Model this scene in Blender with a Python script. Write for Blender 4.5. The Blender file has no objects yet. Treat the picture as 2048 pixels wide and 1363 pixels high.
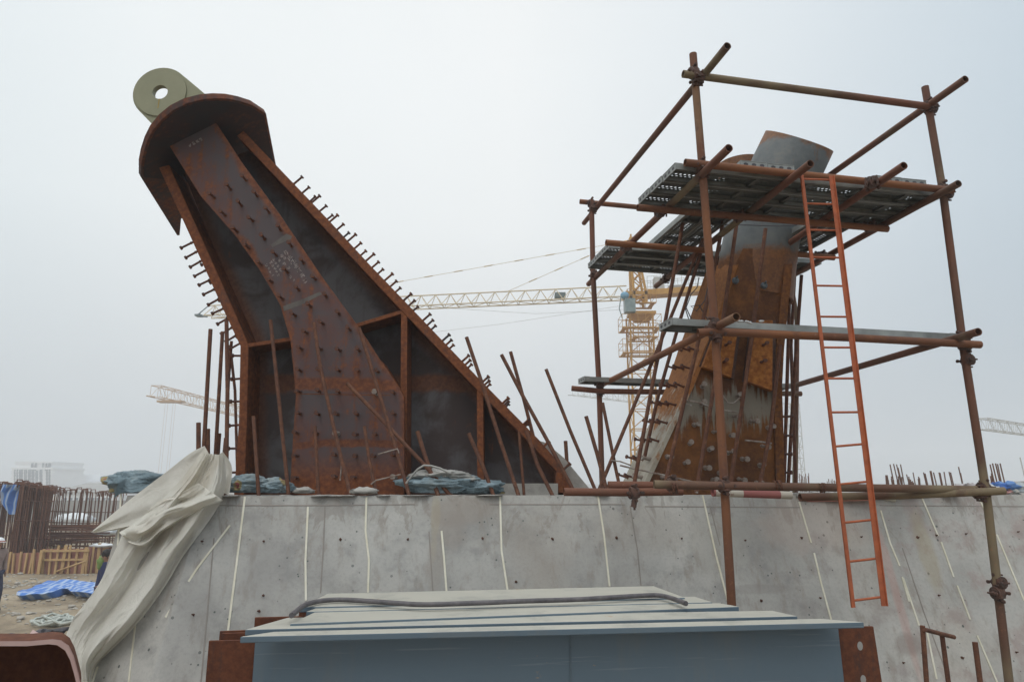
import bpy, bmesh, math, random
from mathutils import Vector, Matrix, noise
random.seed(7)
S = bpy.context.scene
COL = S.collection
R = math.radians

# ------------------------------------------------------------------ camera, world, sun
FPX = 1393.0                      # focal length in pixels of the 2048 px wide photograph
PITCH = math.atan(293 / FPX)
cam = bpy.data.cameras.new("camera"); camo = bpy.data.objects.new("camera", cam); COL.objects.link(camo)
cam.sensor_width = 36; cam.lens = 36 * FPX / 2048; cam.clip_end = 3000; cam.clip_start = .05
camo.location = (0, 0, 0); camo.rotation_euler = (math.pi / 2 + PITCH, 0, 0)
S.camera = camo
S.view_settings.view_transform = 'Standard'; S.view_settings.look = 'None'
S.view_settings.exposure = .09; S.view_settings.gamma = 1
S.cycles.max_bounces = 8; S.cycles.volume_bounces = 2; S.cycles.transparent_max_bounces = 16

SUN_EL, SUN_AZ = 52, 205          # azimuth measured from +Y clockwise: behind the camera, a little left
w = bpy.data.worlds.new("World"); S.world = w; w.use_nodes = True
nt = w.node_tree; nt.nodes.clear()
def N(tree, typ, **k):
    n = tree.nodes.new(typ)
    for a, b in k.items(): setattr(n, a, b)
    return n
out = N(nt, 'ShaderNodeOutputWorld')
sky = N(nt, 'ShaderNodeTexSky', sky_type='NISHITA', sun_disc=False, sun_elevation=R(SUN_EL), sun_rotation=R(SUN_AZ),
        air_density=1.5, dust_density=6)
bg1 = N(nt, 'ShaderNodeBackground'); bg1.inputs['Strength'].default_value = .08
nt.links.new(sky.outputs[0], bg1.inputs[0])
tc = N(nt, 'ShaderNodeTexCoord'); sp = N(nt, 'ShaderNodeSeparateXYZ'); nt.links.new(tc.outputs['Generated'], sp.inputs[0])
rx = N(nt, 'ShaderNodeValToRGB')   # left to right: bright cloud to thinner bluish cloud
mr = N(nt, 'ShaderNodeMapRange'); mr.inputs[1].default_value = -.75; mr.inputs[2].default_value = .75
nt.links.new(sp.outputs[0], mr.inputs[0]); nt.links.new(mr.outputs[0], rx.inputs[0])
els = rx.color_ramp.elements
els[0].position = 0; els[0].color = (.72, .80, .83, 1)
els[1].position = 1; els[1].color = (.40, .51, .60, 1)
for p_, c_ in ((.22, (.87, .905, .91, 1)), (.5, (.88, .90, .90, 1)), (.72, (.72, .775, .81, 1))):
    e = els.new(p_); e.color = c_
rz = N(nt, 'ShaderNodeValToRGB')   # horizon to zenith
nt.links.new(sp.outputs[2], rz.inputs[0])
e = rz.color_ramp.elements
e[0].position = 0; e[0].color = (.60, .64, .70, 1)
e[1].position = 1; e[1].color = (1.0, 1.0, 1.0, 1)
for p_, c_ in ((.12, (.76, .77, .79, 1)), (.35, (.97, .97, .97, 1)), (.55, (1, 1, 1, 1))):
    q = e.new(p_); q.color = c_
mm = N(nt, 'ShaderNodeMix', data_type='RGBA', blend_type='MULTIPLY'); mm.inputs[0].default_value = 1
nt.links.new(rx.outputs[0], mm.inputs[6]); nt.links.new(rz.outputs[0], mm.inputs[7])
nz = N(nt, 'ShaderNodeTexNoise'); nz.inputs['Scale'].default_value = 1.6; nz.inputs['Detail'].default_value = 3
nt.links.new(tc.outputs['Generated'], nz.inputs['Vector'])
mrn = N(nt, 'ShaderNodeMapRange'); mrn.inputs[3].default_value = 1.02; mrn.inputs[4].default_value = 1.14
nt.links.new(nz.outputs[0], mrn.inputs[0])
bg2 = N(nt, 'ShaderNodeBackground'); nt.links.new(mm.outputs[2], bg2.inputs[0])
zen = N(nt, 'ShaderNodeMapRange'); zen.inputs[1].default_value = .66; zen.inputs[2].default_value = .95; zen.inputs[3].default_value = 1; zen.inputs[4].default_value = 2.1
nt.links.new(sp.outputs[2], zen.inputs[0]); mz = N(nt, 'ShaderNodeMath', operation='MULTIPLY'); nt.links.new(mrn.outputs[0], mz.inputs[0]); nt.links.new(zen.outputs[0], mz.inputs[1])
nt.links.new(mz.outputs[0], bg2.inputs[1])
ms = N(nt, 'ShaderNodeMixShader'); ms.inputs[0].default_value = .93
nt.links.new(bg1.outputs[0], ms.inputs[1]); nt.links.new(bg2.outputs[0], ms.inputs[2]); nt.links.new(ms.outputs[0], out.inputs[0])

sl = bpy.data.lights.new("sun", 'SUN'); sl.energy = .5; sl.angle = R(25); sl.color = (1, .97, .92)
so = bpy.data.objects.new("sun", sl); COL.objects.link(so)
sd = Vector((math.sin(R(SUN_AZ)) * math.cos(R(SUN_EL)), math.cos(R(SUN_AZ)) * math.cos(R(SUN_EL)), math.sin(R(SUN_EL))))
so.rotation_euler = sd.to_track_quat('Z', 'Y').to_euler()

# ------------------------------------------------------------------ survey: directions measured from the camera station
FWD = Vector((0, math.cos(PITCH), math.sin(PITCH))); UP = Vector((0, -math.sin(PITCH), math.cos(PITCH)))
def ray(x, y): return Vector(((x - 1024) / FPX, 0, 0)) + FWD + UP * ((681.5 - y) / FPX)
def PY(x, y, Y): d = ray(x, y); return d * (Y / d.y)
def PZ(x, y, Z): d = ray(x, y); return d * (Z / d.z)
def PP(x, y, c, n): d = ray(x, y); return d * (c.dot(n) / d.dot(n))
UZ = Vector((0, 0, 1))

# ------------------------------------------------------------------ scene helpers
class MB:
    def __init__(s): s.v = []; s.f = []; s.m = []; s.sm = []
    def add(s, vs, fs, mi=0, smooth=False):
        o = len(s.v); s.v += [tuple(v) for v in vs]
        for f in fs: s.f.append([i + o for i in f]); s.m.append(mi); s.sm.append(smooth)
    def box(s, c, size, rot=None, mi=0):
        hx, hy, hz = [q / 2 for q in size]; c = Vector(c)
        vs = [Vector((x, y, z)) for x in (-hx, hx) for y in (-hy, hy) for z in (-hz, hz)]
        if rot is not None: vs = [rot @ v for v in vs]
        s.add([c + v for v in vs], [(0, 1, 3, 2), (4, 6, 7, 5), (0, 4, 5, 1), (2, 3, 7, 6), (0, 2, 6, 4), (1, 5, 7, 3)], mi)
    def tube(s, pts, r, n=10, mi=0, hollow=0, caps=True, smooth=True):
        pts = [Vector(p) for p in pts]; rs = r if isinstance(r, (list, tuple)) else [r] * len(pts)
        rings = []; prev = None
        for i, p in enumerate(pts):
            d = (pts[min(i + 1, len(pts) - 1)] - pts[max(i - 1, 0)]).normalized()
            if prev is None:
                a = d.cross(Vector((0, 0, 1)) if abs(d.z) < .9 else Vector((1, 0, 0))).normalized()
            else: a = (prev - d * prev.dot(d)).normalized()
            prev = a; b = d.cross(a)
            rings.append([p + (a * math.cos(2 * math.pi * k / n) + b * math.sin(2 * math.pi * k / n)) * rs[i] for k in range(n)])
        vs = [v for rg in rings for v in rg]
        fs = [(i * n + k, i * n + (k + 1) % n, (i + 1) * n + (k + 1) % n, (i + 1) * n + k) for i in range(len(rings) - 1) for k in range(n)]
        s.add(vs, fs, mi, smooth)
        for e, sg in ((0, 1), (len(rings) - 1, -1)):
            rg = rings[e]; c = pts[e]
            if hollow:
                d = (pts[1] - pts[0]).normalized() if e == 0 else (pts[-2] - pts[-1]).normalized()
                q = (rs[e] - hollow) / rs[e]
                inn = [c + (v - c) * q for v in rg]; deep = [v + d * .12 for v in inn]
                vs = rg + inn + deep
                fs = [(k, (k + 1) % n, n + (k + 1) % n, n + k) for k in range(n)] + [(n + k, n + (k + 1) % n, 2 * n + (k + 1) % n, 2 * n + k) for k in range(n)] + [tuple(range(2 * n, 3 * n))]
                if sg < 0: fs = [tuple(reversed(f)) for f in fs]
                fs = [tuple(reversed(f)) for f in fs]
                s.add(vs, fs, mi)
            elif caps:
                f = tuple(range(n)); s.add(rg, [tuple(reversed(f)) if sg > 0 else f], mi)
    def prism(s, poly, off, mi=0):
        poly = [Vector(p) for p in poly]; off = Vector(off); n = len(poly)
        s.add(poly + [p + off for p in poly], [tuple(range(n)), tuple(reversed(range(n, 2 * n)))] + [(k, k + n, (k + 1) % n + n, (k + 1) % n) for k in range(n)], mi)
    def grid(s, P, mi=0, smooth=True, closed=False):
        r, c = len(P), len(P[0])
        s.add([q for row in P for q in row], [(i * c + j, i * c + (j + 1) % c, (i + 1) * c + (j + 1) % c, (i + 1) * c + j) for i in range(r - 1) for j in range(c if closed else c - 1)], mi, smooth)
    def build(s, name, mat, parent=None, fix=True, bevel=0):
        me = bpy.data.meshes.new(name); me.from_pydata(s.v, [], s.f)
        for m in (mat if isinstance(mat, (list, tuple)) else [mat]): me.materials.append(m)
        me.polygons.foreach_set('material_index', s.m); me.polygons.foreach_set('use_smooth', s.sm)
        if fix:
            bm = bmesh.new(); bm.from_mesh(me); bmesh.ops.recalc_face_normals(bm, faces=bm.faces)
            bm.to_mesh(me); bm.free()
        me.update()
        o = bpy.data.objects.new(name, me); COL.objects.link(o)
        if parent: o.parent = parent
        if bevel:
            b = o.modifiers.new('bevel', 'BEVEL'); b.width = bevel; b.segments = 2; b.limit_method = 'ANGLE'; b.angle_limit = R(35)
        return o
def tag(o, label=None, cat=None, group=None, kind=None):
    if label: o['label'] = label
    if cat: o['category'] = cat
    if group: o['group'] = group
    if kind: o['kind'] = kind
    return o
def empty(name, label, cat, group=None, loc=(0, 0, 0)):
    o = bpy.data.objects.new(name, None); o.location = loc; o.empty_display_size = .1; COL.objects.link(o)
    return tag(o, label, cat, group)
def child_at(o, parent):            # parent without moving (parent empties may have a location)
    o.parent = parent; o.matrix_parent_inverse = Matrix.Translation(parent.location).inverted(); return o
def copy_tree(o, parent=None):
    c = o.copy(); COL.objects.link(c)
    if parent: c.parent = parent
    for ch in list(o.children): copy_tree(ch, c)
    return c

# ------------------------------------------------------------------ materials
def mat(name):
    m = bpy.data.materials.new(name); m.use_nodes = True; t = m.node_tree; b = t.nodes['Principled BSDF']
    return m, t, b
def coords(t, scale=(1, 1, 1)):
    tc = N(t, 'ShaderNodeTexCoord'); mp = N(t, 'ShaderNodeMapping'); mp.inputs['Scale'].default_value = scale
    t.links.new(tc.outputs['Object'], mp.inputs[0]); return mp.outputs[0]
def noise_(t, vec, scale, detail=5, rough=.6, dist=0):
    n = N(t, 'ShaderNodeTexNoise'); n.inputs['Scale'].default_value = scale; n.inputs['Detail'].default_value = detail
    n.inputs['Roughness'].default_value = rough; n.inputs['Distortion'].default_value = dist
    t.links.new(vec, n.inputs['Vector']); return n.outputs[0]
def ramp(t, fac, *stops):
    r = N(t, 'ShaderNodeValToRGB'); e = r.color_ramp.elements
    e[0].position, e[0].color = stops[0][0], (*stops[0][1], 1) if len(stops[0][1]) == 3 else stops[0][1]
    e[1].position, e[1].color = stops[-1][0], (*stops[-1][1], 1)
    for p_, c_ in stops[1:-1]: q = e.new(p_); q.color = (*c_, 1)
    t.links.new(fac, r.inputs[0]); return r.outputs[0]
def step(t, fac, a, b):
    m = N(t, 'ShaderNodeMapRange'); m.interpolation_type = 'SMOOTHSTEP'
    m.inputs[1].default_value = a; m.inputs[2].default_value = b; t.links.new(fac, m.inputs[0]); return m.outputs[0]
def math_(t, op, a, b=None, clamp=False):
    m = N(t, 'ShaderNodeMath', operation=op, use_clamp=clamp)
    for i, q in enumerate((a, b)):
        if q is None: continue
        if isinstance(q, (int, float)): m.inputs[i].default_value = q
        else: t.links.new(q, m.inputs[i])
    return m.outputs[0]
def mix(t, fac, a, b, mode='MIX'):
    m = N(t, 'ShaderNodeMix', data_type='RGBA', blend_type=mode)
    for i, q in ((0, fac), (6, a), (7, b)):
        if isinstance(q, (int, float)): m.inputs[i].default_value = q
        elif isinstance(q, tuple): m.inputs[i].default_value = (*q, 1)
        else: t.links.new(q, m.inputs[i])
    return m.outputs[2]
def bump(t, b, h, strength=.3, dist=.01):
    n = N(t, 'ShaderNodeBump'); n.inputs['Strength'].default_value = strength; n.inputs['Distance'].default_value = dist
    t.links.new(h, n.inputs['Height']); t.links.new(n.outputs[0], b.inputs['Normal'])
def sepz(t):
    tc = N(t, 'ShaderNodeTexCoord'); s = N(t, 'ShaderNodeSeparateXYZ'); t.links.new(tc.outputs['Object'], s.inputs[0]); return s

def m_simple(name, c1, c2, scale=8, rough=.8, metal=0, bs=.2, streak=None):
    m, t, b = mat(name); v = coords(t, streak or (1, 1, 1))
    n = noise_(t, v, scale); t.links.new(ramp(t, n, (.3, c1), (.7, c2)), b.inputs['Base Color'])
    b.inputs['Roughness'].default_value = rough; b.inputs['Metallic'].default_value = metal
    if bs: bump(t, b, noise_(t, v, scale * 8), bs, .004)
    return m

def m_rust(name, steel=(.055, .055, .062), purple=(.085, .05, .048), rust=(.17, .055, .024), bright=(.33, .12, .04), amount=.5, edge=False, bands=(), low=None, spots=True):
    """mill-scale steel plate rusting in patches; `edge` rusts the plate's rim, `bands` rust along weld heights"""
    m, t, b = mat(name); v = coords(t); vs = coords(t, (9, 9, .9))
    big = noise_(t, v, 1.9, 6, .62, .4); fine = noise_(t, v, 30, 6, .7); st = noise_(t, vs, 2.2, 5, .6)
    base = mix(t, step(t, big, .42, .58), steel, purple)
    base = mix(t, math_(t, 'MULTIPLY', step(t, st, .5, .75), .55), base, purple)
    r = mix(t, step(t, fine, .35, .7), rust, bright)
    k = math_(t, 'MULTIPLY', st, .45); k = math_(t, 'ADD', k, math_(t, 'MULTIPLY', big, .55)); k = math_(t, 'ADD', k, math_(t, 'MULTIPLY', math_(t, 'SUBTRACT', fine, .5), .22))
    mask = step(t, k, .66 - amount * .4, .8 - amount * .4)
    if edge:
        at = N(t, 'ShaderNodeAttribute', attribute_name='edge')
        wob = math_(t, 'ADD', at.outputs['Fac'], math_(t, 'MULTIPLY', math_(t, 'SUBTRACT', big, .5), .22))
        wob = math_(t, 'ADD', wob, math_(t, 'MULTIPLY', math_(t, 'SUBTRACT', fine, .5), .05))
        mask = math_(t, 'MAXIMUM', mask, math_(t, 'MULTIPLY', math_(t, 'SUBTRACT', 1, step(t, wob, .0, edge)), .9))
    z = sepz(t).outputs[2]; zw = math_(t, 'ADD', z, math_(t, 'MULTIPLY', math_(t, 'SUBTRACT', big, .5), .16))
    for (zc, hw) in bands:
        d = math_(t, 'ABSOLUTE', math_(t, 'SUBTRACT', zw, zc)); mask = math_(t, 'MAXIMUM', mask, math_(t, 'MULTIPLY', math_(t, 'SUBTRACT', 1, step(t, d, hw * .6, hw * 1.3)), .85))
    if low: mask = math_(t, 'MAXIMUM', mask, math_(t, 'SUBTRACT', 1, step(t, zw, low, low + .25)))
    t.links.new(mix(t, mask, base, r), b.inputs['Base Color'])
    b.inputs['Roughness'].default_value = .82; b.inputs['Specular IOR Level'].default_value = .25
    bump(t, b, fine, .25, .004); return m

M = {}
M['plate'] = m_rust('rusting_front_plate', steel=(.10, .082, .085), purple=(.125, .072, .068), rust=(.125, .043, .024), bright=(.25, .085, .032), amount=.42, edge=.045, bands=((.71, .05), (.30, .03)), low=.02)
M['web'] = m_rust('mill_scale_web', steel=(.112, .108, .112), purple=(.062, .047, .046), rust=(.10, .04, .024), bright=(.17, .07, .035), amount=.12, edge=.11, bands=((.78, .07),))
M['flange'] = m_rust('rusty_flange_steel', amount=.8, rust=(.125, .042, .021), bright=(.24, .082, .03), purple=(.10, .045, .032), steel=(.09, .05, .04))
M['cap'] = m_rust('dull_rust_cap_steel', amount=.55, rust=(.12, .04, .024), bright=(.19, .07, .035), steel=(.07, .045, .042), purple=(.085, .042, .035))
M['under'] = m_rust('shade_darkened_underside', steel=(.04, .034, .036), purple=(.055, .032, .030), rust=(.085, .036, .024), bright=(.12, .05, .03), amount=.3)  # end plate steel darkened: the shade beneath it is painted into the colour
M['stud'] = m_rust('rusty_stud_steel', amount=.7, rust=(.10, .036, .02), bright=(.22, .08, .035))
M['stud_mortar'] = m_simple('mortar_caked_stud', (.16, .09, .06), (.36, .34, .31), 30)
M['column'] = m_rust('rust_brown_column_plate', amount=.8, rust=(.105, .040, .016), bright=(.22, .085, .022), steel=(.08, .05, .04), purple=(.12, .05, .03))
M['orange'] = m_rust('orange_rust_plate', amount=.95, rust=(.22, .072, .018), bright=(.42, .17, .04))

def m_tube(name='scaffold_tube_rust', a=(.155, .058, .032), b_=(.11, .058, .036), c=(.21, .165, .095), k=.6):
    m, t, b = mat(name); v = coords(t); n1 = noise_(t, v, 1.1, 3, .5); n2 = noise_(t, v, 35, 5, .7)
    col = mix(t, step(t, n1, .42, .6), a, b_); col = mix(t, math_(t, 'MULTIPLY', step(t, n1, k - .04, k + .04), .8), col, c)
    col = mix(t, math_(t, 'MULTIPLY', step(t, n2, .55, .75), .5), col, (.30, .13, .06)); n4 = noise_(t, v, 9, 7, .8); col = mix(t, math_(t, 'MULTIPLY', step(t, n4, .64, .7), .65), col, (.40, .34, .27)); col = mix(t, math_(t, 'MULTIPLY', step(t, noise_(t, v, 4, 6, .75), .56, .66), .5), col, (.085, .035, .025))
    t.links.new(col, b.inputs['Base Color']); b.inputs['Roughness'].default_value = .75; bump(t, b, n2, .3, .002); return m
M['tube'] = m_tube()
M['tube_orange'] = m_tube('scaffold_tube_orange_rust', (.21, .078, .028), (.145, .056, .026), (.20, .11, .055), .66)
M['coupler'] = m_simple('greasy_coupler_iron', (.045, .03, .025), (.13, .06, .04), 30, .7)

def m_rebar(name, mort=0):
    m, t, b = mat(name); v = coords(t); n = noise_(t, v, 25, 5, .7)
    col = ramp(t, n, (.3, (.075, .032, .022)), (.55, (.14, .056, .030)), (.75, (.24, .11, .055)))
    if mort:
        n3 = noise_(t, v, 7, 6, .75); zz = sepz(t).outputs[2]
        k = math_(t, 'SUBTRACT', n3, math_(t, 'MULTIPLY', zz, .45)); col = mix(t, step(t, k, .5, .6), col, (.42, .38, .33))
    t.links.new(col, b.inputs['Base Color']); b.inputs['Roughness'].default_value = .85
    wv = N(t, 'ShaderNodeTexWave'); wv.bands_direction = 'Z'; wv.inputs['Scale'].default_value = 48; t.links.new(v, wv.inputs['Vector'])
    bump(t, b, wv.outputs['Fac'], .4, .003); return m
M['rebar'] = m_rebar('ribbed_rebar_rust'); M['rebar_m'] = m_rebar('ribbed_rebar_with_mortar', 1)

BX, BZ = 1.5, -2.9
def st_(px, py, wx, wz, k, c):
    p = ray(px, py) * (4.4 / ray(px, py).y); return (p.x, p.z, wx, wz, k, c)
STAINS = [st_(915, 1025, .22, .10, .55, (.27, .235, .205)), st_(905, 1065, .10, .12, .5, (.28, .245, .215)), st_(868, 1035, .03, .24, .35, (.40, .34, .22)), st_(872, 1100, .05, .3, .35, (.29, .25, .21)), st_(1290, 1060, .35, .16, .3, (.30, .265, .23)),
          st_(1080, 1100, .22, .2, .28, (.32, .28, .24)), st_(1870, 1225, .035, .5, .4, (.50, .30, .26)), st_(1690, 1060, .4, .18, .3, (.47, .36, .30)), st_(1960, 1110, .07, .3, .45, (.36, .30, .19)), st_(560, 1130, .16, .2, .3, (.27, .26, .25)),
          st_(430, 1240, .12, .3, .3, (.26, .25, .24)), st_(1470, 1100, .25, .2, .3, (.31, .29, .25)), st_(1880, 1310, .10, .07, .5, (.22, .17, .15)), st_(1560, 1190, .28, .03, .4, (.26, .24, .22)), st_(700, 1015, .3, .04, .3, (.30, .29, .27))]
def m_concrete():
    m, t, b = mat('board_cast_concrete'); v = coords(t); vs = coords(t, (5, 5, .7))
    big = noise_(t, v, 1.1, 6, .6, .5); mid = noise_(t, v, 5, 6, .65); st = noise_(t, vs, 2.6, 6, .65); fine = noise_(t, v, 60, 4, .6)
    col = ramp(t, big, (.32, (.31, .30, .28)), (.5, (.43, .418, .39)), (.66, (.52, .505, .47)))
    col = mix(t, math_(t, 'MULTIPLY', step(t, mid, .48, .68), .6), col, (.24, .235, .225))
    col = mix(t, math_(t, 'MULTIPLY', step(t, st, .5, .7), .6), col, (.27, .235, .20))
    warm = noise_(t, v, .8, 3, .5); col = mix(t, math_(t, 'MULTIPLY', step(t, warm, .52, .7), .35), col, (.40, .34, .27))
    x = sepz(t).outputs[0]; pk = math_(t, 'MULTIPLY', step(t, x, 1.4, 3.4), step(t, mid, .47, .62))
    col = mix(t, math_(t, 'MULTIPLY', pk, .28), col, (.47, .31, .27))
    col = mix(t, math_(t, 'MULTIPLY', step(t, fine, .45, .7), .18), col, (.18, .18, .18))
    vo = N(t, 'ShaderNodeTexVoronoi'); vo.inputs['Scale'].default_value = 22; t.links.new(v, vo.inputs['Vector'])
    pit = math_(t, 'MULTIPLY', math_(t, 'LESS_THAN', vo.outputs['Distance'], .12), step(t, mid, .5, .58))
    vo2 = N(t, 'ShaderNodeTexVoronoi'); vo2.inputs['Scale'].default_value = 9; t.links.new(v, vo2.inputs['Vector'])
    pit2 = math_(t, 'MULTIPLY', math_(t, 'LESS_THAN', vo2.outputs['Distance'], .075), step(t, big, .42, .55))
    pit = math_(t, 'MAXIMUM', pit, pit2)
    col = mix(t, math_(t, 'MULTIPLY', pit, .85), col, (.07, .085, .08))
    ns = noise_(t, coords(t, (1.2, 1.2, .35)), 3.4, 5, .7, 1.5); zz = sepz(t).outputs[2]
    wet = math_(t, 'ADD', ns, math_(t, 'MULTIPLY', zz, .28)); col = mix(t, math_(t, 'MULTIPLY', step(t, wet, .5, .55), .5), col, (.25, .22, .19))
    wob = math_(t, 'MULTIPLY', math_(t, 'SUBTRACT', mid, .5), .5)
    for (sx, sz, wx, wz, k_, c_) in STAINS:        # damp patches, rust and lime runs that stay where they are
        dx = math_(t, 'DIVIDE', math_(t, 'SUBTRACT', sepz(t).outputs[0], sx), wx); dz = math_(t, 'DIVIDE', math_(t, 'SUBTRACT', sepz(t).outputs[2], sz), wz)
        r2 = math_(t, 'ADD', math_(t, 'ADD', math_(t, 'MULTIPLY', dx, dx), math_(t, 'MULTIPLY', dz, dz)), math_(t, 'MULTIPLY', wob, 5))
        col = mix(t, math_(t, 'MULTIPLY', math_(t, 'SUBTRACT', 1, step(t, r2, .3, 1.35)), k_), col, c_)
    t.links.new(col, b.inputs['Base Color']); b.inputs['Roughness'].default_value = .88
    h = math_(t, 'SUBTRACT', math_(t, 'ADD', math_(t, 'MULTIPLY', mid, .6), math_(t, 'MULTIPLY', fine, .25)), pit)
    bump(t, b, h, .35, .006); return m
M['concrete'] = m_concrete()
M['joint'] = m_simple('formwork_joint_line', (.24, .22, .2), (.31, .27, .24), 14)
M['mortar'] = m_simple('rough_mortar', (.27, .26, .24), (.42, .40, .37), 12, .95, bs=.8)
M['strip'] = m_simple('ivory_joint_strip', (.60, .56, .42), (.76, .73, .62), 9, .5)
M['hole'] = m_simple('rust_stained_tie_hole', (.05, .025, .018), (.14, .06, .035), 60)
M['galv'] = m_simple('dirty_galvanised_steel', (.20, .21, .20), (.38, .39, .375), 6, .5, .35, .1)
M['galv_dark'] = m_simple('dark_galvanised_underside', (.07, .072, .066), (.14, .14, .125), 6, .6, .2, .1)  # darker galvanised tone for the plank lips and cross ribs
M['lad'] = m_simple('orange_red_ladder_paint', (.30, .075, .028), (.46, .12, .042), 22, .65)
M['yellow'] = m_simple('weathered_crane_yellow', (.42, .20, .02), (.54, .29, .05), 1.5, .6, bs=0)
M['jibc'] = m_simple('pale_crane_steel', (.50, .40, .24), (.62, .50, .32), 1.5, .6, bs=0)
M['pink'] = m_simple('faded_orange_crane_paint', (.52, .36, .22), (.60, .43, .30), 1.5, .6, bs=0)
M['grey_crane'] = m_simple('far_crane_grey', (.42, .42, .40), (.52, .50, .46), 1.5, .6, bs=0)
M['tan'] = m_simple('olive_khaki_primer', (.225, .225, .135), (.275, .27, .17), 5, .55, bs=.1)
M['dark'] = m_simple('black_rubber', (.03, .028, .03), (.07, .06, .07), 12, .55)
M['hose'] = m_simple('grey_black_hose', (.06, .055, .06), (.14, .125, .13), 20, .5)
M['blueb'] = m_simple('blue_jacket_cloth', (.014, .02, .07), (.03, .04, .12), 14)
M['glass'] = m_simple('dark_window_glass', (.08, .10, .12), (.14, .17, .2), .3, .2, bs=0)
M['white_wall'] = m_simple('white_render', (.78, .79, .80), (.86, .87, .88), .3, bs=0)
M['far_wall'] = m_simple('far_grey_concrete', (.26, .25, .235), (.36, .35, .33), .4, bs=0)
M['wood'] = m_simple('yellow_timber', (.36, .22, .10), (.56, .38, .18), 3, streak=(1, 1, .2))
M['ply'] = m_simple('red_formwork_plywood', (.26, .10, .075), (.38, .19, .14), 2)
M['red'] = m_simple('red_brown_board', (.42, .13, .10), (.52, .2, .15), 4)
M['white_sheet'] = m_simple('white_plastic', (.55, .58, .60), (.75, .77, .78), 4, .4)
M['pinkwrap'] = m_simple('dusty_pink_primer', (.40, .25, .23), (.5, .36, .33), 5)

def m_flex(name, base, dust, rust_):
    m, t, b = mat(name); v = coords(t); g = N(t, 'ShaderNodeNewGeometry'); s = N(t, 'ShaderNodeSeparateXYZ'); t.links.new(g.outputs['Normal'], s.inputs[0])
    n1 = noise_(t, coords(t, (.6, 3, 3)), 3, 5, .6); n2 = noise_(t, v, 14, 6, .7)
    col = mix(t, n1, base, tuple(q * 1.18 for q in base))
    d = math_(t, 'MULTIPLY', step(t, s.outputs[2], .6, .95), math_(t, 'ADD', .72, math_(t, 'MULTIPLY', n1, .35)), True)
    col = mix(t, d, col, dust)
    col = mix(t, math_(t, 'MULTIPLY', step(t, math_(t, 'MULTIPLY', n1, n2), .37, .42), .6), col, rust_)
    sc = noise_(t, coords(t, (1, 1, 40)), 1.5, 4, .7); col = mix(t, math_(t, 'MULTIPLY', step(t, sc, .6, .68), .25), col, (.30, .33, .34))
    gr = noise_(t, coords(t, (2.5, 2.5, .6)), 2, 5, .7); col = mix(t, math_(t, 'MULTIPLY', step(t, gr, .5, .7), .35), col, (.16, .17, .165))
    t.links.new(col, b.inputs['Base Color']); b.inputs['Roughness'].default_value = .55; bump(t, b, n2, .08, .003); return m
M['weldp'] = m_simple('painted_weld_bead', (.085, .12, .15), (.13, .17, .2), 40)
M['beam'] = m_flex('blue_grey_beam_paint_with_dust', (.10, .142, .178), (.47, .445, .375), (.40, .25, .13))

def m_pipe():
    m, t, b = mat('grey_painted_pipe'); v = coords(t); z = sepz(t).outputs[2]; n = noise_(t, v, 4, 6, .7, .6); f = noise_(t, v, 40, 5, .7)
    g = ramp(t, noise_(t, v, 5, 6, .7), (.3, (.06, .07, .073)), (.55, (.105, .115, .117)), (.75, (.155, .15, .13)))
    r = ramp(t, f, (.35, (.105, .040, .014)), (.7, (.23, .088, .022)))
    zn = math_(t, 'ADD', z, math_(t, 'MULTIPLY', math_(t, 'SUBTRACT', n, .5), .25))
    lowr = math_(t, 'SUBTRACT', 1, step(t, zn, 1.80, 1.87)); topr = step(t, math_(t, 'ADD', zn, math_(t, 'MULTIPLY', sepz(t).outputs[0], .36)), 3.52, 3.57)
    k = math_(t, 'MAXIMUM', lowr, topr); k = math_(t, 'MAXIMUM', k, math_(t, 'MULTIPLY', step(t, noise_(t, coords(t, (6, 6, 1)), 3, 6, .7), .58, .7), .45))
    t.links.new(mix(t, k, g, r), b.inputs['Base Color']); b.inputs['Roughness'].default_value = .6; bump(t, b, f, .15, .003); return m
M['pipe'] = m_pipe()

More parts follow.
